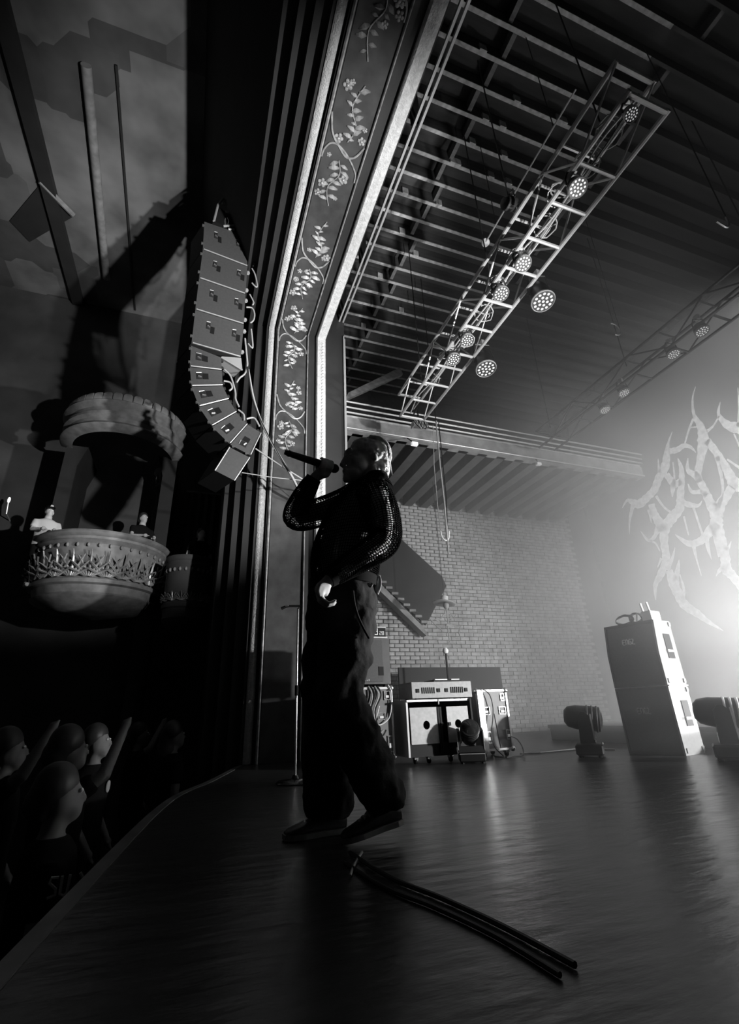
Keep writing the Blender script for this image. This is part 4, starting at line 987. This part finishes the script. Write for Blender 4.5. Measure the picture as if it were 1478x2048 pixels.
def opera_box(label, c, R, zr, canopy, nleaf, m_boxplaster=m_boxplaster):
    cx_, cy_ = c
    t = thing('opera_box', label, 'opera box', (cx_, cy_, zr - 1.0))
    A0, A1 = pi, 2 * pi
    def arc(pr, nm, mat, n=40): return MB().lathe(pr, (cx_, cy_, 0), n, A0, A1).build(nm, mat, t, True)
    arc([(R * .9, zr), (R * 1.05, zr), (R * 1.07, zr - .04), (R * 1.05, zr - .07), (R, zr - .09), (R, zr - .13), (R * 1.02, zr - .15), (R * .98, zr - .18), (R * .96, zr - .2)], 'rail', m_boxplaster)
    arc([(R * .96, zr - .2), (R * .95, zr - .4), (R * .92, zr - .7), (R * .94, zr - .74)], 'front_panel', m_boxplaster)
    arc([(R * .94, zr - .74), (R * .99, zr - .76), (R * .99, zr - .82), (R * .93, zr - .84), (R * .90, zr - .95), (R * .93, zr - .98), (R * .88, zr - 1.02), (R * .6, zr - 1.15), (R * .2, zr - 1.2), (.01, zr - 1.22)], 'base_moulding', m_boxplaster)
    arc([(.01, zr - .80), (R * .93, zr - .80)], 'floor_plate', m_dark)
    for k in range(nleaf):
        a = A0 + (k + .5) * pi / nleaf
        link('leaf', frond_me, t, local=Matrix.Translation((R * .955 * cos(a), R * .955 * sin(a), .27)) @ Matrix.Rotation(a + pi / 2, 4, 'Z') @ Matrix.Scale(1.35 * R, 4))
    for k in range(int(nleaf * 1.6)):
        a = A0 + (k + .5) * pi / int(nleaf * 1.6)
        link('drop', drop_me, t, local=Matrix.Translation((R * .985 * cos(a), R * .985 * sin(a), .77)))
    if canopy:
        z0 = canopy; Rc = R * 1.06
        arc([(Rc * .80, z0 - .06), (Rc * .98, z0 - .02), (Rc * 1.0, z0), (Rc * .97, z0 + .05), (Rc * .92, z0 + .07), (Rc * .93, z0 + .16), (Rc * .99, z0 + .2), (Rc * .99, z0 + .25), (Rc * .95, z0 + .27), (Rc * .95, z0 + .36), (Rc * 1.0, z0 + .40), (Rc * 1.03, z0 + .45), (Rc * 1.01, z0 + .47), (.01, z0 + .50)], 'canopy', m_boxplaster)
        for k in range(20):
            a = A0 + (k + .5) * pi / 20
            link('scallop', tile_me, t, local=Matrix.Translation((Rc * .96 * cos(a), Rc * .96 * sin(a), z0 + .47 - zr + 1.0)) @ Matrix.Rotation(a + pi / 2, 4, 'Z'))
        for s_ in (-1, 1):
            MB().prism([(cx_ + s_ * R * .72, 9.9, zr - .8), (cx_ + s_ * R * .95, 9.9, zr - .8), (cx_ + s_ * R * .95, 9.9, z0), (cx_ + s_ * R * .60, 9.9, z0), (cx_ + s_ * R * .72, 9.9, z0 - .4)], (0, -1.0, 0)).build('pier', m_dark, t)
    return t
opera_box('ornate opera box with scalloped canopy and acanthus leaf front on the house wall', (-1.62, 8.95), 1.0, 3.28, 5.22, 13)
opera_box('dim smaller opera box beside the proscenium with faint leaf ornament', (-.2, 8.1), .36, 2.92, None, 8, m_house)  # darker paint on this box stands in for shade on its plaster
cl = thing('column', 'dim engaged column with a carved capital between the two opera boxes', 'column', (-.86, 9.3, -1.5))
MB().lathe([(.16, -1.5), (.16, 4.3), (.14, 4.35), (.14, 4.6), (.20, 4.66), (.16, 4.70), (.001, 4.7)], (-.86, 9.3, 0), 18).build('shaft', m_house, cl, True)
q = onY(384, 895, 9.1)
for k in range(7):
    a = pi + k * pi / 6; MB().ell((-.86 + .17 * cos(a), 9.3 + .17 * sin(a), 4.9), (.035, .035, .10), nu=7, nv=5).build('leaf', m_boxplaster, cl, True)
MB().lathe([(.001, 4.7), (.2, 4.72), (.14, 4.8), (.19, 4.98), (.24, 5.02), (.24, 5.08), (.001, 5.08)], (-.86, 9.3, 0), 18).build('capital', m_boxplaster, cl, True)
cu_ = thing('drape', 'dim hanging drape with soft vertical folds beside the small opera box', 'curtain', (-.15, 9.0, 3.0))
fp_ = [(-.42 + .035 * k, 9.3 + .05 * sin(k * 1.6), 0) for k in range(18)]
MB().loft([[(p[0], p[1], z) for p in fp_] + [(p[0], p[1] + .02, z) for p in reversed(fp_)] for z in (2.2, 3.4, 4.7)], True).build('cloth', m_house, cu_, True)
MB().tube([(-.46, 9.3, 4.72), (.2, 9.3, 4.72)], .02, 6).build('rod', m_boxplaster, cu_)
q = onY(18, 1000, 9.6); sc1 = thing('wall_sconce', 'tiny bright wall lamp at the far left edge beside the opera box', 'lamp', q)
MB().ell(q, (.025, .025, .06), nu=8, nv=6).build('bulb', M('bulb', .8, .4, emit=1.0), sc1, True)
MB().tube([q + V((0, 0, -.05)), q + V((0, .05, -.25)), V((q.x, 9.9, q.z - .3))], .012, 6).build('bracket', m_steel, sc1)

# ================================================================ SINGER
def p_(x, y, Y=2.30): return onY(x, y, Y)
sg = thing('person', 'singer in profile with bleached hair, black open-knit sweater and baggy black trousers, holding a microphone', 'person', (.72, 2.3, 0))
sg['label'] = 'singer with bleached hair, open-knit black sweater and baggy trousers, shouting into a microphone'
B = MB()
B.ell(p_(738, 916), (.098, .078, .100), Matrix.Rotation(radians(-18), 3, 'Y'))            # cranium
B.ell(p_(716, 928), (.070, .064, .090), Matrix.Rotation(radians(-14), 3, 'Y'))            # face
B.ell(p_(706, 950), (.056, .050, .044)); B.ell(p_(694, 958), (.026, .028, .024))           # jaw, chin
B.tube([p_(695, 908), p_(688, 920), p_(684, 930), p_(690, 935)], [.012, .013, .019, .012], 8)   # nose
B.ell(p_(696, 905), (.022, .058, .015))                                                     # brow
for dy in (-1, 1): B.ell(p_(704, 926) + V((0, dy * .042, 0)), (.022, .022, .024))          # cheek bones
B.tube([p_(690, 941) + V((0, -.022, 0)), p_(687, 942), p_(690, 941) + V((0, .022, 0))], .009, 7)   # lips
B.tube([p_(691, 949) + V((0, -.018, 0)), p_(689, 950), p_(691, 949) + V((0, .018, 0))], .009, 7)
for dy in (-1, 1):                                                                          # ears
    B.ell(p_(741, 926) + V((0, dy * .076, 0)), (.020, .010, .032), Matrix.Rotation(radians(-15), 3, 'Y'))
B.tube([p_(742, 940), p_(748, 962), p_(748, 990)], [.062, .060, .072], 14)                  # neck
def er(x, y, a, b_, Y=2.30): return (p_(x, y, Y), V((a, 0, 0)), V((0, b_, 0)))
B.etube([er(747, 972, .06, .09), er(735, 990, .115, .175), er(722, 1020, .15, .185), er(708, 1060, .165, .172), er(700, 1100, .160, .155), er(692, 1140, .150, .150), er(686, 1180, .150, .160), er(682, 1220, .15, .165), er(682, 1245, .10, .13)], 24)
# arms: far arm raises the microphone, near arm hangs bent with the hand at the thigh
B.tube([p_(716, 996, 2.46), p_(650, 1020, 2.47), p_(596, 1034, 2.44)], [.066, .056, .045], 12)
B.tube([p_(594, 1034, 2.44), p_(605, 1000, 2.41), p_(624, 965, 2.36), p_(634, 950, 2.335)], [.046, .047, .036, .029], 12)
B.tube([p_(752, 992, 2.13), p_(766, 1040, 2.07), p_(764, 1086, 2.05)], [.066, .056, .046], 12)
B.tube([p_(764, 1086, 2.05), p_(715, 1118, 2.03), p_(664, 1156, 2.02), p_(652, 1166, 2.02)], [.046, .046, .032, .027], 12)
MT, MHd = p_(569, 904, 2.26), p_(672, 938, 2.31)
mdir = (MHd - MT).normalized()
mx1 = mdir.cross(V((0, 1, 0))).normalized()
if mx1.z < 0: mx1 = -mx1                                     # up-ish, across the microphone
my1 = V((0, -1, 0)) - mdir * mdir.dot(V((0, -1, 0))); my1.normalize()   # toward the near side
hc = p_(648, 933, 2.31); hc = MT + mdir * (hc - MT).dot(mdir)
B.tube([p_(632, 953, 2.335), p_(642, 946, 2.335), p_(656, 944, 2.33)], [.030, .036, .030], 12)
B.ell(hc - mx1 * .040 - my1 * .018, (.046, .024, .034))
for i in range(4):                                           # four fingers wrapped round the handle
    o = hc + mdir * (-.030 + i * .0215); rr_ = .0335; fp = []
    for k in range(9):
        a = radians(-130 + k * (31 - 1.5 * abs(i - 1)))
        fp.append(o + my1 * (rr_ * cos(a)) + mx1 * (rr_ * sin(a)))
    B.tube([hc - mx1 * .042 + mdir * (-.028 + i * .019)] + fp, [.0115] + [.0108 - .0004 * k for k in range(9)], 8)
B.tube([hc - mx1 * .040 - mdir * .012 - my1 * .03, hc - my1 * .036 - mdir * .030 - mx1 * .01, hc - my1 * .030 - mdir * .045 + mx1 * .016, hc - my1 * .012 - mdir * .055 + mx1 * .030], [.014, .013, .012, .009], 8)  # thumb
# resting hand
H = lambda x, y, Y: p_(x, y, Y)
B.tube([H(652, 1166, 2.02), H(646, 1176, 2.02), H(641, 1187, 2.02)], [.027, .036, .034], 12)
for i, dy in enumerate((-.034, -.012, .010, .030)):
    l = (1.0, 1.1, 1.05, .85)[i]
    k0 = H(639, 1188, 2.02) + V((0, dy, 0))
    B.tube([H(645, 1178, 2.02) + V((0, dy * .8, 0)), k0, k0 + V((.006, 0, -.030 * l)), k0 + V((.032, 0, -.048 * l)), k0 + V((.058 * l, 0, -.040 * l)), k0 + V((.066 * l, 0, -.030 * l))], [.012, .0115, .0105, .010, .0095, .007], 8)
B.tube([H(648, 1170, 2.0), H(639, 1172, 1.985), H(634, 1183, 1.98), H(640, 1195, 1.98)], [.015, .0135, .012, .009], 8)
# legs
B.tube([p_(694, 1225, 2.21), p_(676, 1390, 2.2), p_(724, 1500, 2.22), p_(770, 1620, 2.26)], [.085, .058, .055, .04], 14)
B.tube([p_(672, 1225, 2.39), p_(652, 1400, 2.42), p_(655, 1500, 2.43), p_(658, 1630, 2.45)], [.085, .058, .055, .04], 14)
link('body', remeshed(B, 'body', .0075, m_skin, 3), sg)
for dy in (-1, 1): MB().ell(p_(699, 915) + V((0, dy * .030, 0)), (.012, .012, .012), nu=10, nv=7).build('eye', m_white, sg, True)
# hair: cap and wispy strands toward the nape
hr = MB()
hr.ell(p_(743, 911), (.099, .088, .103), Matrix.Rotation(radians(-18), 3, 'Y'), 20, 14)
hr.ell(p_(764, 934), (.046, .066, .076)); hr.ell(p_(726, 897), (.078, .074, .062), Matrix.Rotation(radians(-10), 3, 'Y'))
link('hair', remeshed(hr, 'hair', .008, m_hair, 3, (.018, .022)), sg)
hs = MB(); rh = random.Random(2)
cc = p_(743, 912)
for k in range(260):
    az = rh.uniform(-1.7, 1.7); a0 = rh.uniform(-.35, .7); ln = rh.uniform(.6, 1.5); pts = []
    for j in range(6):
        e = a0 + ln * j / 5
        rr_ = .101 + .006 * rh.random()
        w = sin(az) * (.9)
        pts.append(cc + V((.112 * sin(e) * cos(az * .5) * 1.0, .090 * w * (.55 + .45 * abs(sin(e))) + rh.uniform(-.004, .004),   .110 * cos(e) - (.012 if e > 1.4 else 0) + rh.uniform(-.003, .003))))
    hs.tube(pts, [.0035, .004, .004, .0035, .003, .0015], 4)
for k in range(50):
    z0 = rh.uniform(0, 1); b0 = p_(768, 930) + V((rh.uniform(-.03, .02), rh.uniform(-.075, .075), 0))
    hs.tube([b0, b0 + V((.008, rh.uniform(-.01, .01), -.03)), b0 + V((.004 + rh.uniform(-.012, .012), rh.uniform(-.015, .015), -.062 - .02 * rh.random()))], [.0045, .0035, .001], 4)
hs.build('hair_strands', m_hair, sg, True, kind='stuff')
# open-knit sweater: a net of yarn
def net(mb, name, thick, par):
    me = mb.mesh(name, m_knit); o = bpy.data.objects.new('tmp', me); COL.objects.link(o)
    w = o.modifiers.new('w', 'WIREFRAME'); w.thickness = thick; w.use_even_offset = False; w.use_boundary = True
    dg = bpy.context.evaluated_depsgraph_get(); out = bpy.data.meshes.new_from_object(o.evaluated_get(dg)); bpy.data.objects.remove(o)
    out.name = name; out.materials.clear(); out.materials.append(m_knit)
    return link(name, out, par)
def resample(keys, m):
    out = []
    for i in range(m + 1):
        t = i / m * (len(keys) - 1); k = min(int(t), len(keys) - 2); f = t - k
        out.append(tuple(a.lerp(b, f) for a, b in zip(keys[k], keys[k + 1])))
    return out
tk_ = [er(750, 958, .075, .082), er(744, 968, .090, .13), er(734, 985, .128, .205), er(722, 1012, .172, .225), er(713, 1040, .188, .222), er(706, 1070, .196, .214), er(699, 1100, .192, .205), er(692, 1128, .180, .198), er(688, 1150, .172, .192), er(686, 1168, .168, .188)]
def wavy(keys, n, amp):
    rings = []
    for i, (c, a, b_) in enumerate(keys):
        rg = []
        for k in range(n):
            th = 2 * pi * k / n; s_ = 1 + amp * sin(th * 5 + i * .35) + amp * .7 * sin(th * 3 - i * .22)
            rg.append(c + (a * cos(th) + b_ * sin(th)) * s_)
        rings.append(rg)
    return rings
tor = MB(); tor.loft(wavy(resample(tk_, 48), 96, .018), False)
net(tor, 'sweater', .0066, sg)
def sleeve(pts, rad, m, name):
    keys = []
    C = bez(pts, m); 
    for i, c in enumerate(C):
        d = (C[min(i + 1, len(C) - 1)] - C[max(i - 1, 0)]).normalized(); x = d.cross(V((0, 1, 0))).normalized(); y = d.cross(x)
        t = i / (len(C) - 1) * (len(rad) - 1); k = min(int(t), len(rad) - 2); r = rad[k] + (rad[k + 1] - rad[k]) * (t - k)
        keys.append((c, x * r, y * r))
    mb = MB(); mb.loft(wavy(keys, 32, .03), False); net(mb, name, .0066, sg)
    e = keys[-1]
    MB().tube([e[0], e[0] + (C[-1] - C[-3]).normalized() * .035], [e[1].length * 1.05, e[1].length * .95], 14).build('cuff', m_knit, sg, True)
sleeve([p_(722, 994, 2.44), p_(660, 1018, 2.46), p_(594, 1034, 2.43), p_(604, 998, 2.41), p_(622, 966, 2.36)], [.105, .085, .072, .060, .046], 14, 'sleeve')
sleeve([p_(748, 990, 2.15), p_(766, 1040, 2.07), p_(766, 1086, 2.05), p_(715, 1120, 2.03), p_(668, 1150, 2.02)], [.105, .088, .076, .062, .046], 14, 'sleeve')
hm_ = MB(); hm_.etube([er(687, 1160, .172, .192), er(686, 1178, .166, .186)], 40, False); hm_.etube([er(687, 1160, .176, .196), er(686, 1178, .170, .190)], 40, False); hm_.build('hem_band', m_knit, sg, True)
MB().etube([er(751, 952, .070, .078), er(750, 960, .078, .086), er(747, 968, .083, .10)], 28, False).build('collar', m_knit, sg, True)
# trousers
T = MB()
T.etube([er(686, 1166, .160, .178), er(684, 1200, .170, .185), er(681, 1235, .174, .185), er(680, 1270, .150, .17)], 24)
T.tube([p_(698, 1225, 2.22), p_(690, 1310, 2.2), p_(676, 1390, 2.19), p_(716, 1480, 2.21), p_(762, 1580, 2.25), p_(772, 1612, 2.26)], [.128, .126, .108, .112, .100, .088], 18)
T.tube([p_(668, 1225, 2.38), p_(655, 1310, 2.40), p_(650, 1400, 2.42), p_(652, 1500, 2.43), p_(656, 1590, 2.44), p_(656, 1630, 2.45)], [.128, .122, .112, .115, .115, .105], 18)
link('trousers', remeshed(T, 'trousers', .013, m_trouser, 4, (.05, .10)), sg)
MB().tube(bez([p_(706, 1182, 2.06), p_(709, 1206, 2.05), p_(716, 1232, 2.05), p_(727, 1256, 2.06), p_(738, 1276, 2.08)]), .006, 6).build('strap', m_trouser, sg, True)
for k in range(9):
    a = p_(737 + k * .8, 1168 + 3.6 * sin(k * pi / 8), 2.08); MB().ell(a, (.008, .006, .010), nu=7, nv=5).build('chain_link', m_chrome, sg, True)
cl_ = MB(); fpts = [(751, 1146), (758, 1150), (763, 1163), (762, 1178), (757, 1190), (750, 1180), (751, 1163)]
cl_.prism([p_(x, y, 2.22) for x, y in fpts], (0, .018, 0)); cl_.build('pocket_cloth', m_shirtw, sg, label='pale cloth hanging from the back pocket')
MB().tube(bez([p_(752, 1146, 2.21), p_(760, 1158, 2.20), p_(759, 1176, 2.21), p_(754, 1188, 2.21)]), .007, 6).build('cloth_fold', m_shirtw, sg, True)
def shoe(heel, toe, ankle):
    f = (toe - heel); L = f.length; f.normalize(); s_ = f.cross(V((0, 0, 1))).normalized(); u = s_.cross(f)
    up = MB(); rings = []
    for t, w, h0, h1 in ((0, .028, .012, .085), (.12, .040, .012, .10), (.35, .042, .014, .10), (.55, .046, .016, .075), (.75, .052, .014, .055), (.92, .046, .012, .042), (1.0, .022, .014, .03)):
        c = heel + f * (L * t); rings.append([c + s_ * (w * cos(2 * pi * k / 14)) + u * ((h0 + h1) / 2 + (h1 - h0) / 2 * sin(2 * pi * k / 14)) for k in range(14)])
    up.loft(rings); o = up.build('shoe', m_shoe, sg, True)
    so = MB(); pr = []
    for t, w in ((0, .03), (.1, .042), (.35, .040), (.7, .054), (.9, .050), (1.02, .024)): pr.append((heel + f * (L * t), w))
    so.prism([c + s_ * w for c, w in pr] + [c - s_ * w for c, w in reversed(pr)], u * .02); so.build('sole', m_tolexlit, o)
    for k in range(4):
        c = heel + f * (L * (.45 + .08 * k)) + u * (.088 - .010 * k)
        MB().tube([c - s_ * .03 - u * .01, c + u * .004, c + s_ * .03 - u * .01], .005, 5).build('lace', m_alu, o)
hl, to_ = p_(803, 1650, 2.26), onZ(728, 1690, .0)
to_ = V((hl.x - .27, 2.26, .004)); hl = V((hl.x, 2.26, max(.05, hl.z)))
shoe(hl, to_, None)
fz = onZ(690, 1660, 0); shoe(V((p_(690, 1640, 2.46).x, 2.46, .004)), V((p_(690, 1640, 2.46).x - .28, 2.44, .004)), None)
# microphone held to the mouth
mc = thing('microphone', 'black handheld wireless microphone raised to the mouth of the singer, tail outward', 'microphone', MT)
zq = mdir.to_track_quat('Z', 'Y').to_matrix(); ml = (MHd - MT).length
MB().lathe([(.001, 0), (.013, .002), (.0165, .02), (.018, .06), (.020, .12), (.0235, ml - .055), (.0235, ml - .05), (.001, ml - .05)], MT, 18, R=zq).build('handle', m_blackmetal, mc, True)
MB().lathe([(.0245, ml - .05), (.0275, ml - .045), (.0275, ml - .035), (.0245, ml - .03)], MT, 18, R=zq).build('collar', m_steel, mc, True)
MB().ell(MT + mdir * (ml - .012), (.027, .027, .030), zq).build('grille', m_charcoal, mc, True)
MB().lathe([(.0168, .02), (.0185, .022), (.0185, .03), (.0172, .032)], MT, 16, R=zq).build('ring', m_black, mc, True)
# microphone stand
mb_ = onZ(590, 1567, 0)
ms = thing('microphone_stand', 'thin straight chrome microphone stand with a dark round base left of the singer', 'microphone stand', mb_)
tp = onY(596, 1218, mb_.y)
MB().lathe([(.001, 0), (.15, 0), (.155, .008), (.14, .022), (.03, .035), (.02, .06), (.001, .06)], mb_, 28).build('base', m_blackgloss, ms, True)
MB().tube([mb_ + V((0, 0, .04)), mb_.lerp(tp, .52)], .0105, 10).build('lower_tube', m_chrome, ms, True)
MB().tube([mb_.lerp(tp, .48), tp], .008, 10).build('upper_tube', m_chrome, ms, True)
MB().tube([mb_.lerp(tp, .47), mb_.lerp(tp, .53)], .016, 10).build('clutch', m_black, ms, True)
k2 = [onY(600, 1212, mb_.y), onY(580, 1212, mb_.y), onY(572, 1213, mb_.y), onY(563, 1217, mb_.y)]
MB().tube([tp] + k2, [.009, .012, .010, .012, .014], 8).build('clip', m_black, ms, True)
MB().tube([onY(570, 1213, mb_.y) + V((0, -.012, 0)), onY(577, 1212, mb_.y) + V((0, -.012, 0))], .006, 6).build('clip_edge', m_chrome, ms)
# cables on the stage floor in front of the singer
for i, pts in enumerate(([(700, 1705), (780, 1755), (880, 1795), (1000, 1850), (1150, 1930)], [(690, 1725), (770, 1775), (870, 1815), (990, 1872), (1120, 1950)], [(724, 1704), (714, 1720), (705, 1738), (700, 1752)])):
    r_ = (.007, .006, .005)[i]
    tag(MB().tube(bez([onZ(x, y, r_ + .001) for x, y in pts]), r_, 7).build('stage_cable', (m_cable, m_cable, m_cablelight)[i], None, True), ['upper of two thick black cables crossing the dark stage floor below the shoes', 'lower of two thick black cables crossing the dark stage floor below the shoes', 'short thin pale lead on the stage floor right under the shoe'][i], 'cable')

# ================================================================ PEOPLE IN THE HOUSE
def watcher(label, x, y, zf, rz, shirt, hair, pose, hh=1.0, cap=None, seated=False):
    """standing onlooker, built facing +Y then turned"""
    R = Matrix.Translation((x, y, zf)) @ Matrix.Rotation(rz, 4, 'Z') @ Matrix.Scale(hh, 4)
    t = thing('person', label, 'person', (x, y, zf), group=None)
    w = lambda *p: R @ V(p)
    ea = lambda z, a, b_, yy=0: (w(0, yy, z), R.to_3x3() @ V((a, 0, 0)), R.to_3x3() @ V((0, b_, 0)))
    b = MB(); R3 = R.to_3x3()
    b.ell(w(0, .01, 1.64), (.075 * hh, .095 * hh, .11 * hh)); b.ell(w(0, .06, 1.57), (.05 * hh, .05 * hh, .055 * hh))
    b.tube([w(0, .095, 1.66), w(0, .115, 1.61), w(0, .095, 1.60)], [.010, .015, .010], 6)
    for s_ in (-1, 1): b.ell(w(s_ * .075, .0, 1.62), (.012, .02, .03))
    b.tube([w(0, 0, 1.54), w(0, -.01, 1.42)], [.055, .06], 10)
    b.etube([ea(1.46, .10, .07), ea(1.40, .19, .10), ea(1.25, .18, .115), ea(1.05, .155, .10), ea(.92, .17, .11), ea(.84, .13, .10)], 16)
    arms = []
    for s_ in (-1, 1):
        if pose == 'up' and s_ == 1: A_ = [w(.19, 0, 1.40), w(.27, .12, 1.50), w(.22, .22, 1.74)]
        elif pose == 'rail': A_ = [w(s_ * .19, 0, 1.40), w(s_ * .25, .10, 1.16), w(s_ * .12, .32, 1.14)]
        else: A_ = [w(s_ * .19, 0, 1.40), w(s_ * .25, -.02, 1.12), w(s_ * .22, .12, .90)]
        arms.append(A_); b.tube(A_, [.05 * hh, .042 * hh, .03 * hh], 9)
        d = (A_[2] - A_[1]).normalized(); b.ell(A_[2] + d * .04, (.035, .035, .04))
        for k in range(4): b.tube([A_[2] + d * .05 + R3 @ V(((k - 1.5) * .017, 0, 0)), A_[2] + d * (.10 + .01 * (k in (1, 2))) + R3 @ V(((k - 1.5) * .018, .01, -.01))], [.010, .008], 6)
        b.tube([A_[2] + d * .02, A_[2] + d * .05 + R3 @ V((-s_ * .045, .01, 0))], [.012, .009], 6)
        b.tube([w(s_ * .09, 0, .88), w(s_ * .10, .02, .48), w(s_ * .10, -.01, .06)], [.085 * hh, .055 * hh, .04 * hh], 9)
        b.tube([w(s_ * .10, -.05, .04), w(s_ * .10, .16, .035)], [.04, .035], 8)
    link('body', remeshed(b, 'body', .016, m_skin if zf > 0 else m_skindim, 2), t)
    for s_ in (-1, 1): MB().ell(w(s_ * .032, .085, 1.655), (.011, .011, .011), nu=8, nv=6).build('eye', m_white, t, True)
    h = MB(); h.ell(w(0, -.025, 1.685), (.102 * hh, .112 * hh, .108 * hh)); h.ell(w(0, -.06, 1.62), (.092 * hh, .075 * hh, .09 * hh)); 
    if hair == 'long': h.ell(w(0, -.07, 1.53), (.10, .06, .18))
    link('hair', remeshed(h, 'hair', .018, m_hairdark, 2), t)
    c = MB(); c.etube([ea(1.47, .085, .075), ea(1.41, .205, .115), ea(1.25, .20, .135), ea(1.05, .18, .125), ea(.88, .19, .13), ea(.86, .17, .11)], 18)
    for A_ in arms: c.tube([A_[0], A_[0].lerp(A_[1], .7)], [.068 * hh, .06 * hh], 10)
    link('shirt', remeshed(c, 'shirt', .02, shirt, 3), t)
    tr = MB(); tr.etube([ea(.95, .165, .115), ea(.84, .18, .125), ea(.78, .12, .10)], 14)
    for s_ in (-1, 1): tr.tube([w(s_ * .09, 0, .86), w(s_ * .10, .02, .48), w(s_ * .10, -.01, .10)], [.10 * hh, .075 * hh, .065 * hh], 10)
    link('trousers', remeshed(tr, 'trousers', .02, m_shirtd, 2), t)
    if cap:
        k = MB(); k.ell(w(0, -.005, 1.70), (.09 * hh, .11 * hh, .075 * hh), nu=14, nv=8); k.etube([(w(0, .10, 1.705), R3 @ V((.075, 0, 0)), R3 @ V((0, .06, 0))), (w(0, .12, 1.70), R3 @ V((.07, 0, 0)), R3 @ V((0, .06, 0)))], 14); k.build('cap', m_shirtd, t, True)
        MB().prism([w(-.035, .113, 1.70), w(.035, .113, 1.70), w(.02, .112, 1.76), w(-.02, .112, 1.76)], R3 @ V((0, .006, 0))).build('cap_patch', m_shirtw, t)
    return t, w, R3
def at_head(px, py, Y, hh=1.0):
    h = onY(px, py, Y); return h.x, h.y, h.z - 1.64 * hh
x, y, z = at_head(100, 1022, 8.62); watcher('onlooker in white shirt and dark cap at the left of the ornate opera box', x, 8.62, 2.48, radians(205), m_shirtw, 'short', 'rail', (onY(100, 1022, 8.62).z - 2.48) / 1.66, True)
x, y, z = at_head(285, 1050, 8.7); watcher('onlooker leaning on the rail at the right of the ornate opera box', x, 8.7, 2.48, radians(215), m_shirtd, 'short', 'rail', (onY(285, 1035, 8.7).z - 2.48) / 1.66)
x, y, z = at_head(403, 1072, 7.98); watcher('lone onlooker with a pale face in the dim small opera box', x, 8.02, 2.12, radians(200), m_shirtd, 'short', 'stand', (onY(403, 1068, 8.02).z - 2.12) / 1.64)
aud = [((52, 1350), 4.6, -80, m_shirtd, 'long', 'up', 'long-haired concertgoer with one arm raised at the far left of the dark pit'),
       ((150, 1440), 4.2, -60, m_shirtd, 'short', 'up', 'concertgoer in dark shirt with raised hand, nearest the stage in the dark pit'),
       ((222, 1325), 5.6, -100, m_shirtd, 'short', 'stand', 'concertgoer in a black shirt with a round pale chest print'),
       ((360, 1370), 6.6, -70, m_shirtd, 'long', 'stand', 'long-haired concertgoer in the pit nearest the proscenium'),
       ((120, 1590), 3.1, -75, m_shirtd, 'short', 'stand', 'concertgoer low in front by the stage edge with pale lettering on the sleeve'),
       ((290, 1400), 7.6, -85, m_shirtd, 'short', 'up', 'concertgoer far back in the pit with a hand up')]
FEET = -1.5
for (p, Y, rz, sh, hair, pose, lab) in aud:
    h = onY(p[0], p[1], Y); hh = max(.8, min(1.12, (h.z - FEET) / 1.64))
    t, w, R3 = watcher(lab, h.x, Y, FEET, radians(rz), sh, hair, pose, hh)
    if 'chest print' in lab:
        c = onY(222, 1375, Y - .30); q = pxm(c); nd = (CAM - c).normalized(); o = c
        cx3 = w(0, .137, 1.30); f3 = (R3 @ V((0, 1, 0))).normalized(); r3 = (R3 @ V((1, 0, 0))).normalized()
        MB().prism([cx3 + r3 * (.05 * cos(a * pi / 8)) + V((0, 0, .05 * sin(a * pi / 8))) for a in range(16)], f3 * .006).build('chest_print', m_dim, t)
    if 'lettering' in lab:
        f3 = -(R3 @ V((1, 0, 0))).normalized() if (R3 @ V((1, 0, 0))).dot(V((0, -1, 0))) < 0 else (R3 @ V((1, 0, 0))).normalized()
        base = w(.262 if f3.dot((R3 @ V((1, 0, 0)))) > 0 else -.262, 0, 1.29); u3 = V((0, 0, 1)).cross(f3).normalized(); s_ = .045
        G = MB()
        def gl(pts, ox): G.tube([base + f3 * .012 + u3 * ((ox + a) * s_) + V((0, 0, b2 * s_ * 1.6)) for a, b2 in pts], .006, 5)
        gl([(.7, .95), (.1, 1), (0, .75), (.6, .4), (.65, .1), (.0, 0)], 0); gl([(0, 1), (.05, .1), (.35, 0), (.6, .1), (.65, 1)], 1.0); gl([(0, 1), (.35, .7), (.4, .3), (0, 0)], 2.5)
        G.build('sleeve_lettering', m_shirtw, t, label='pale sleeve lettering')
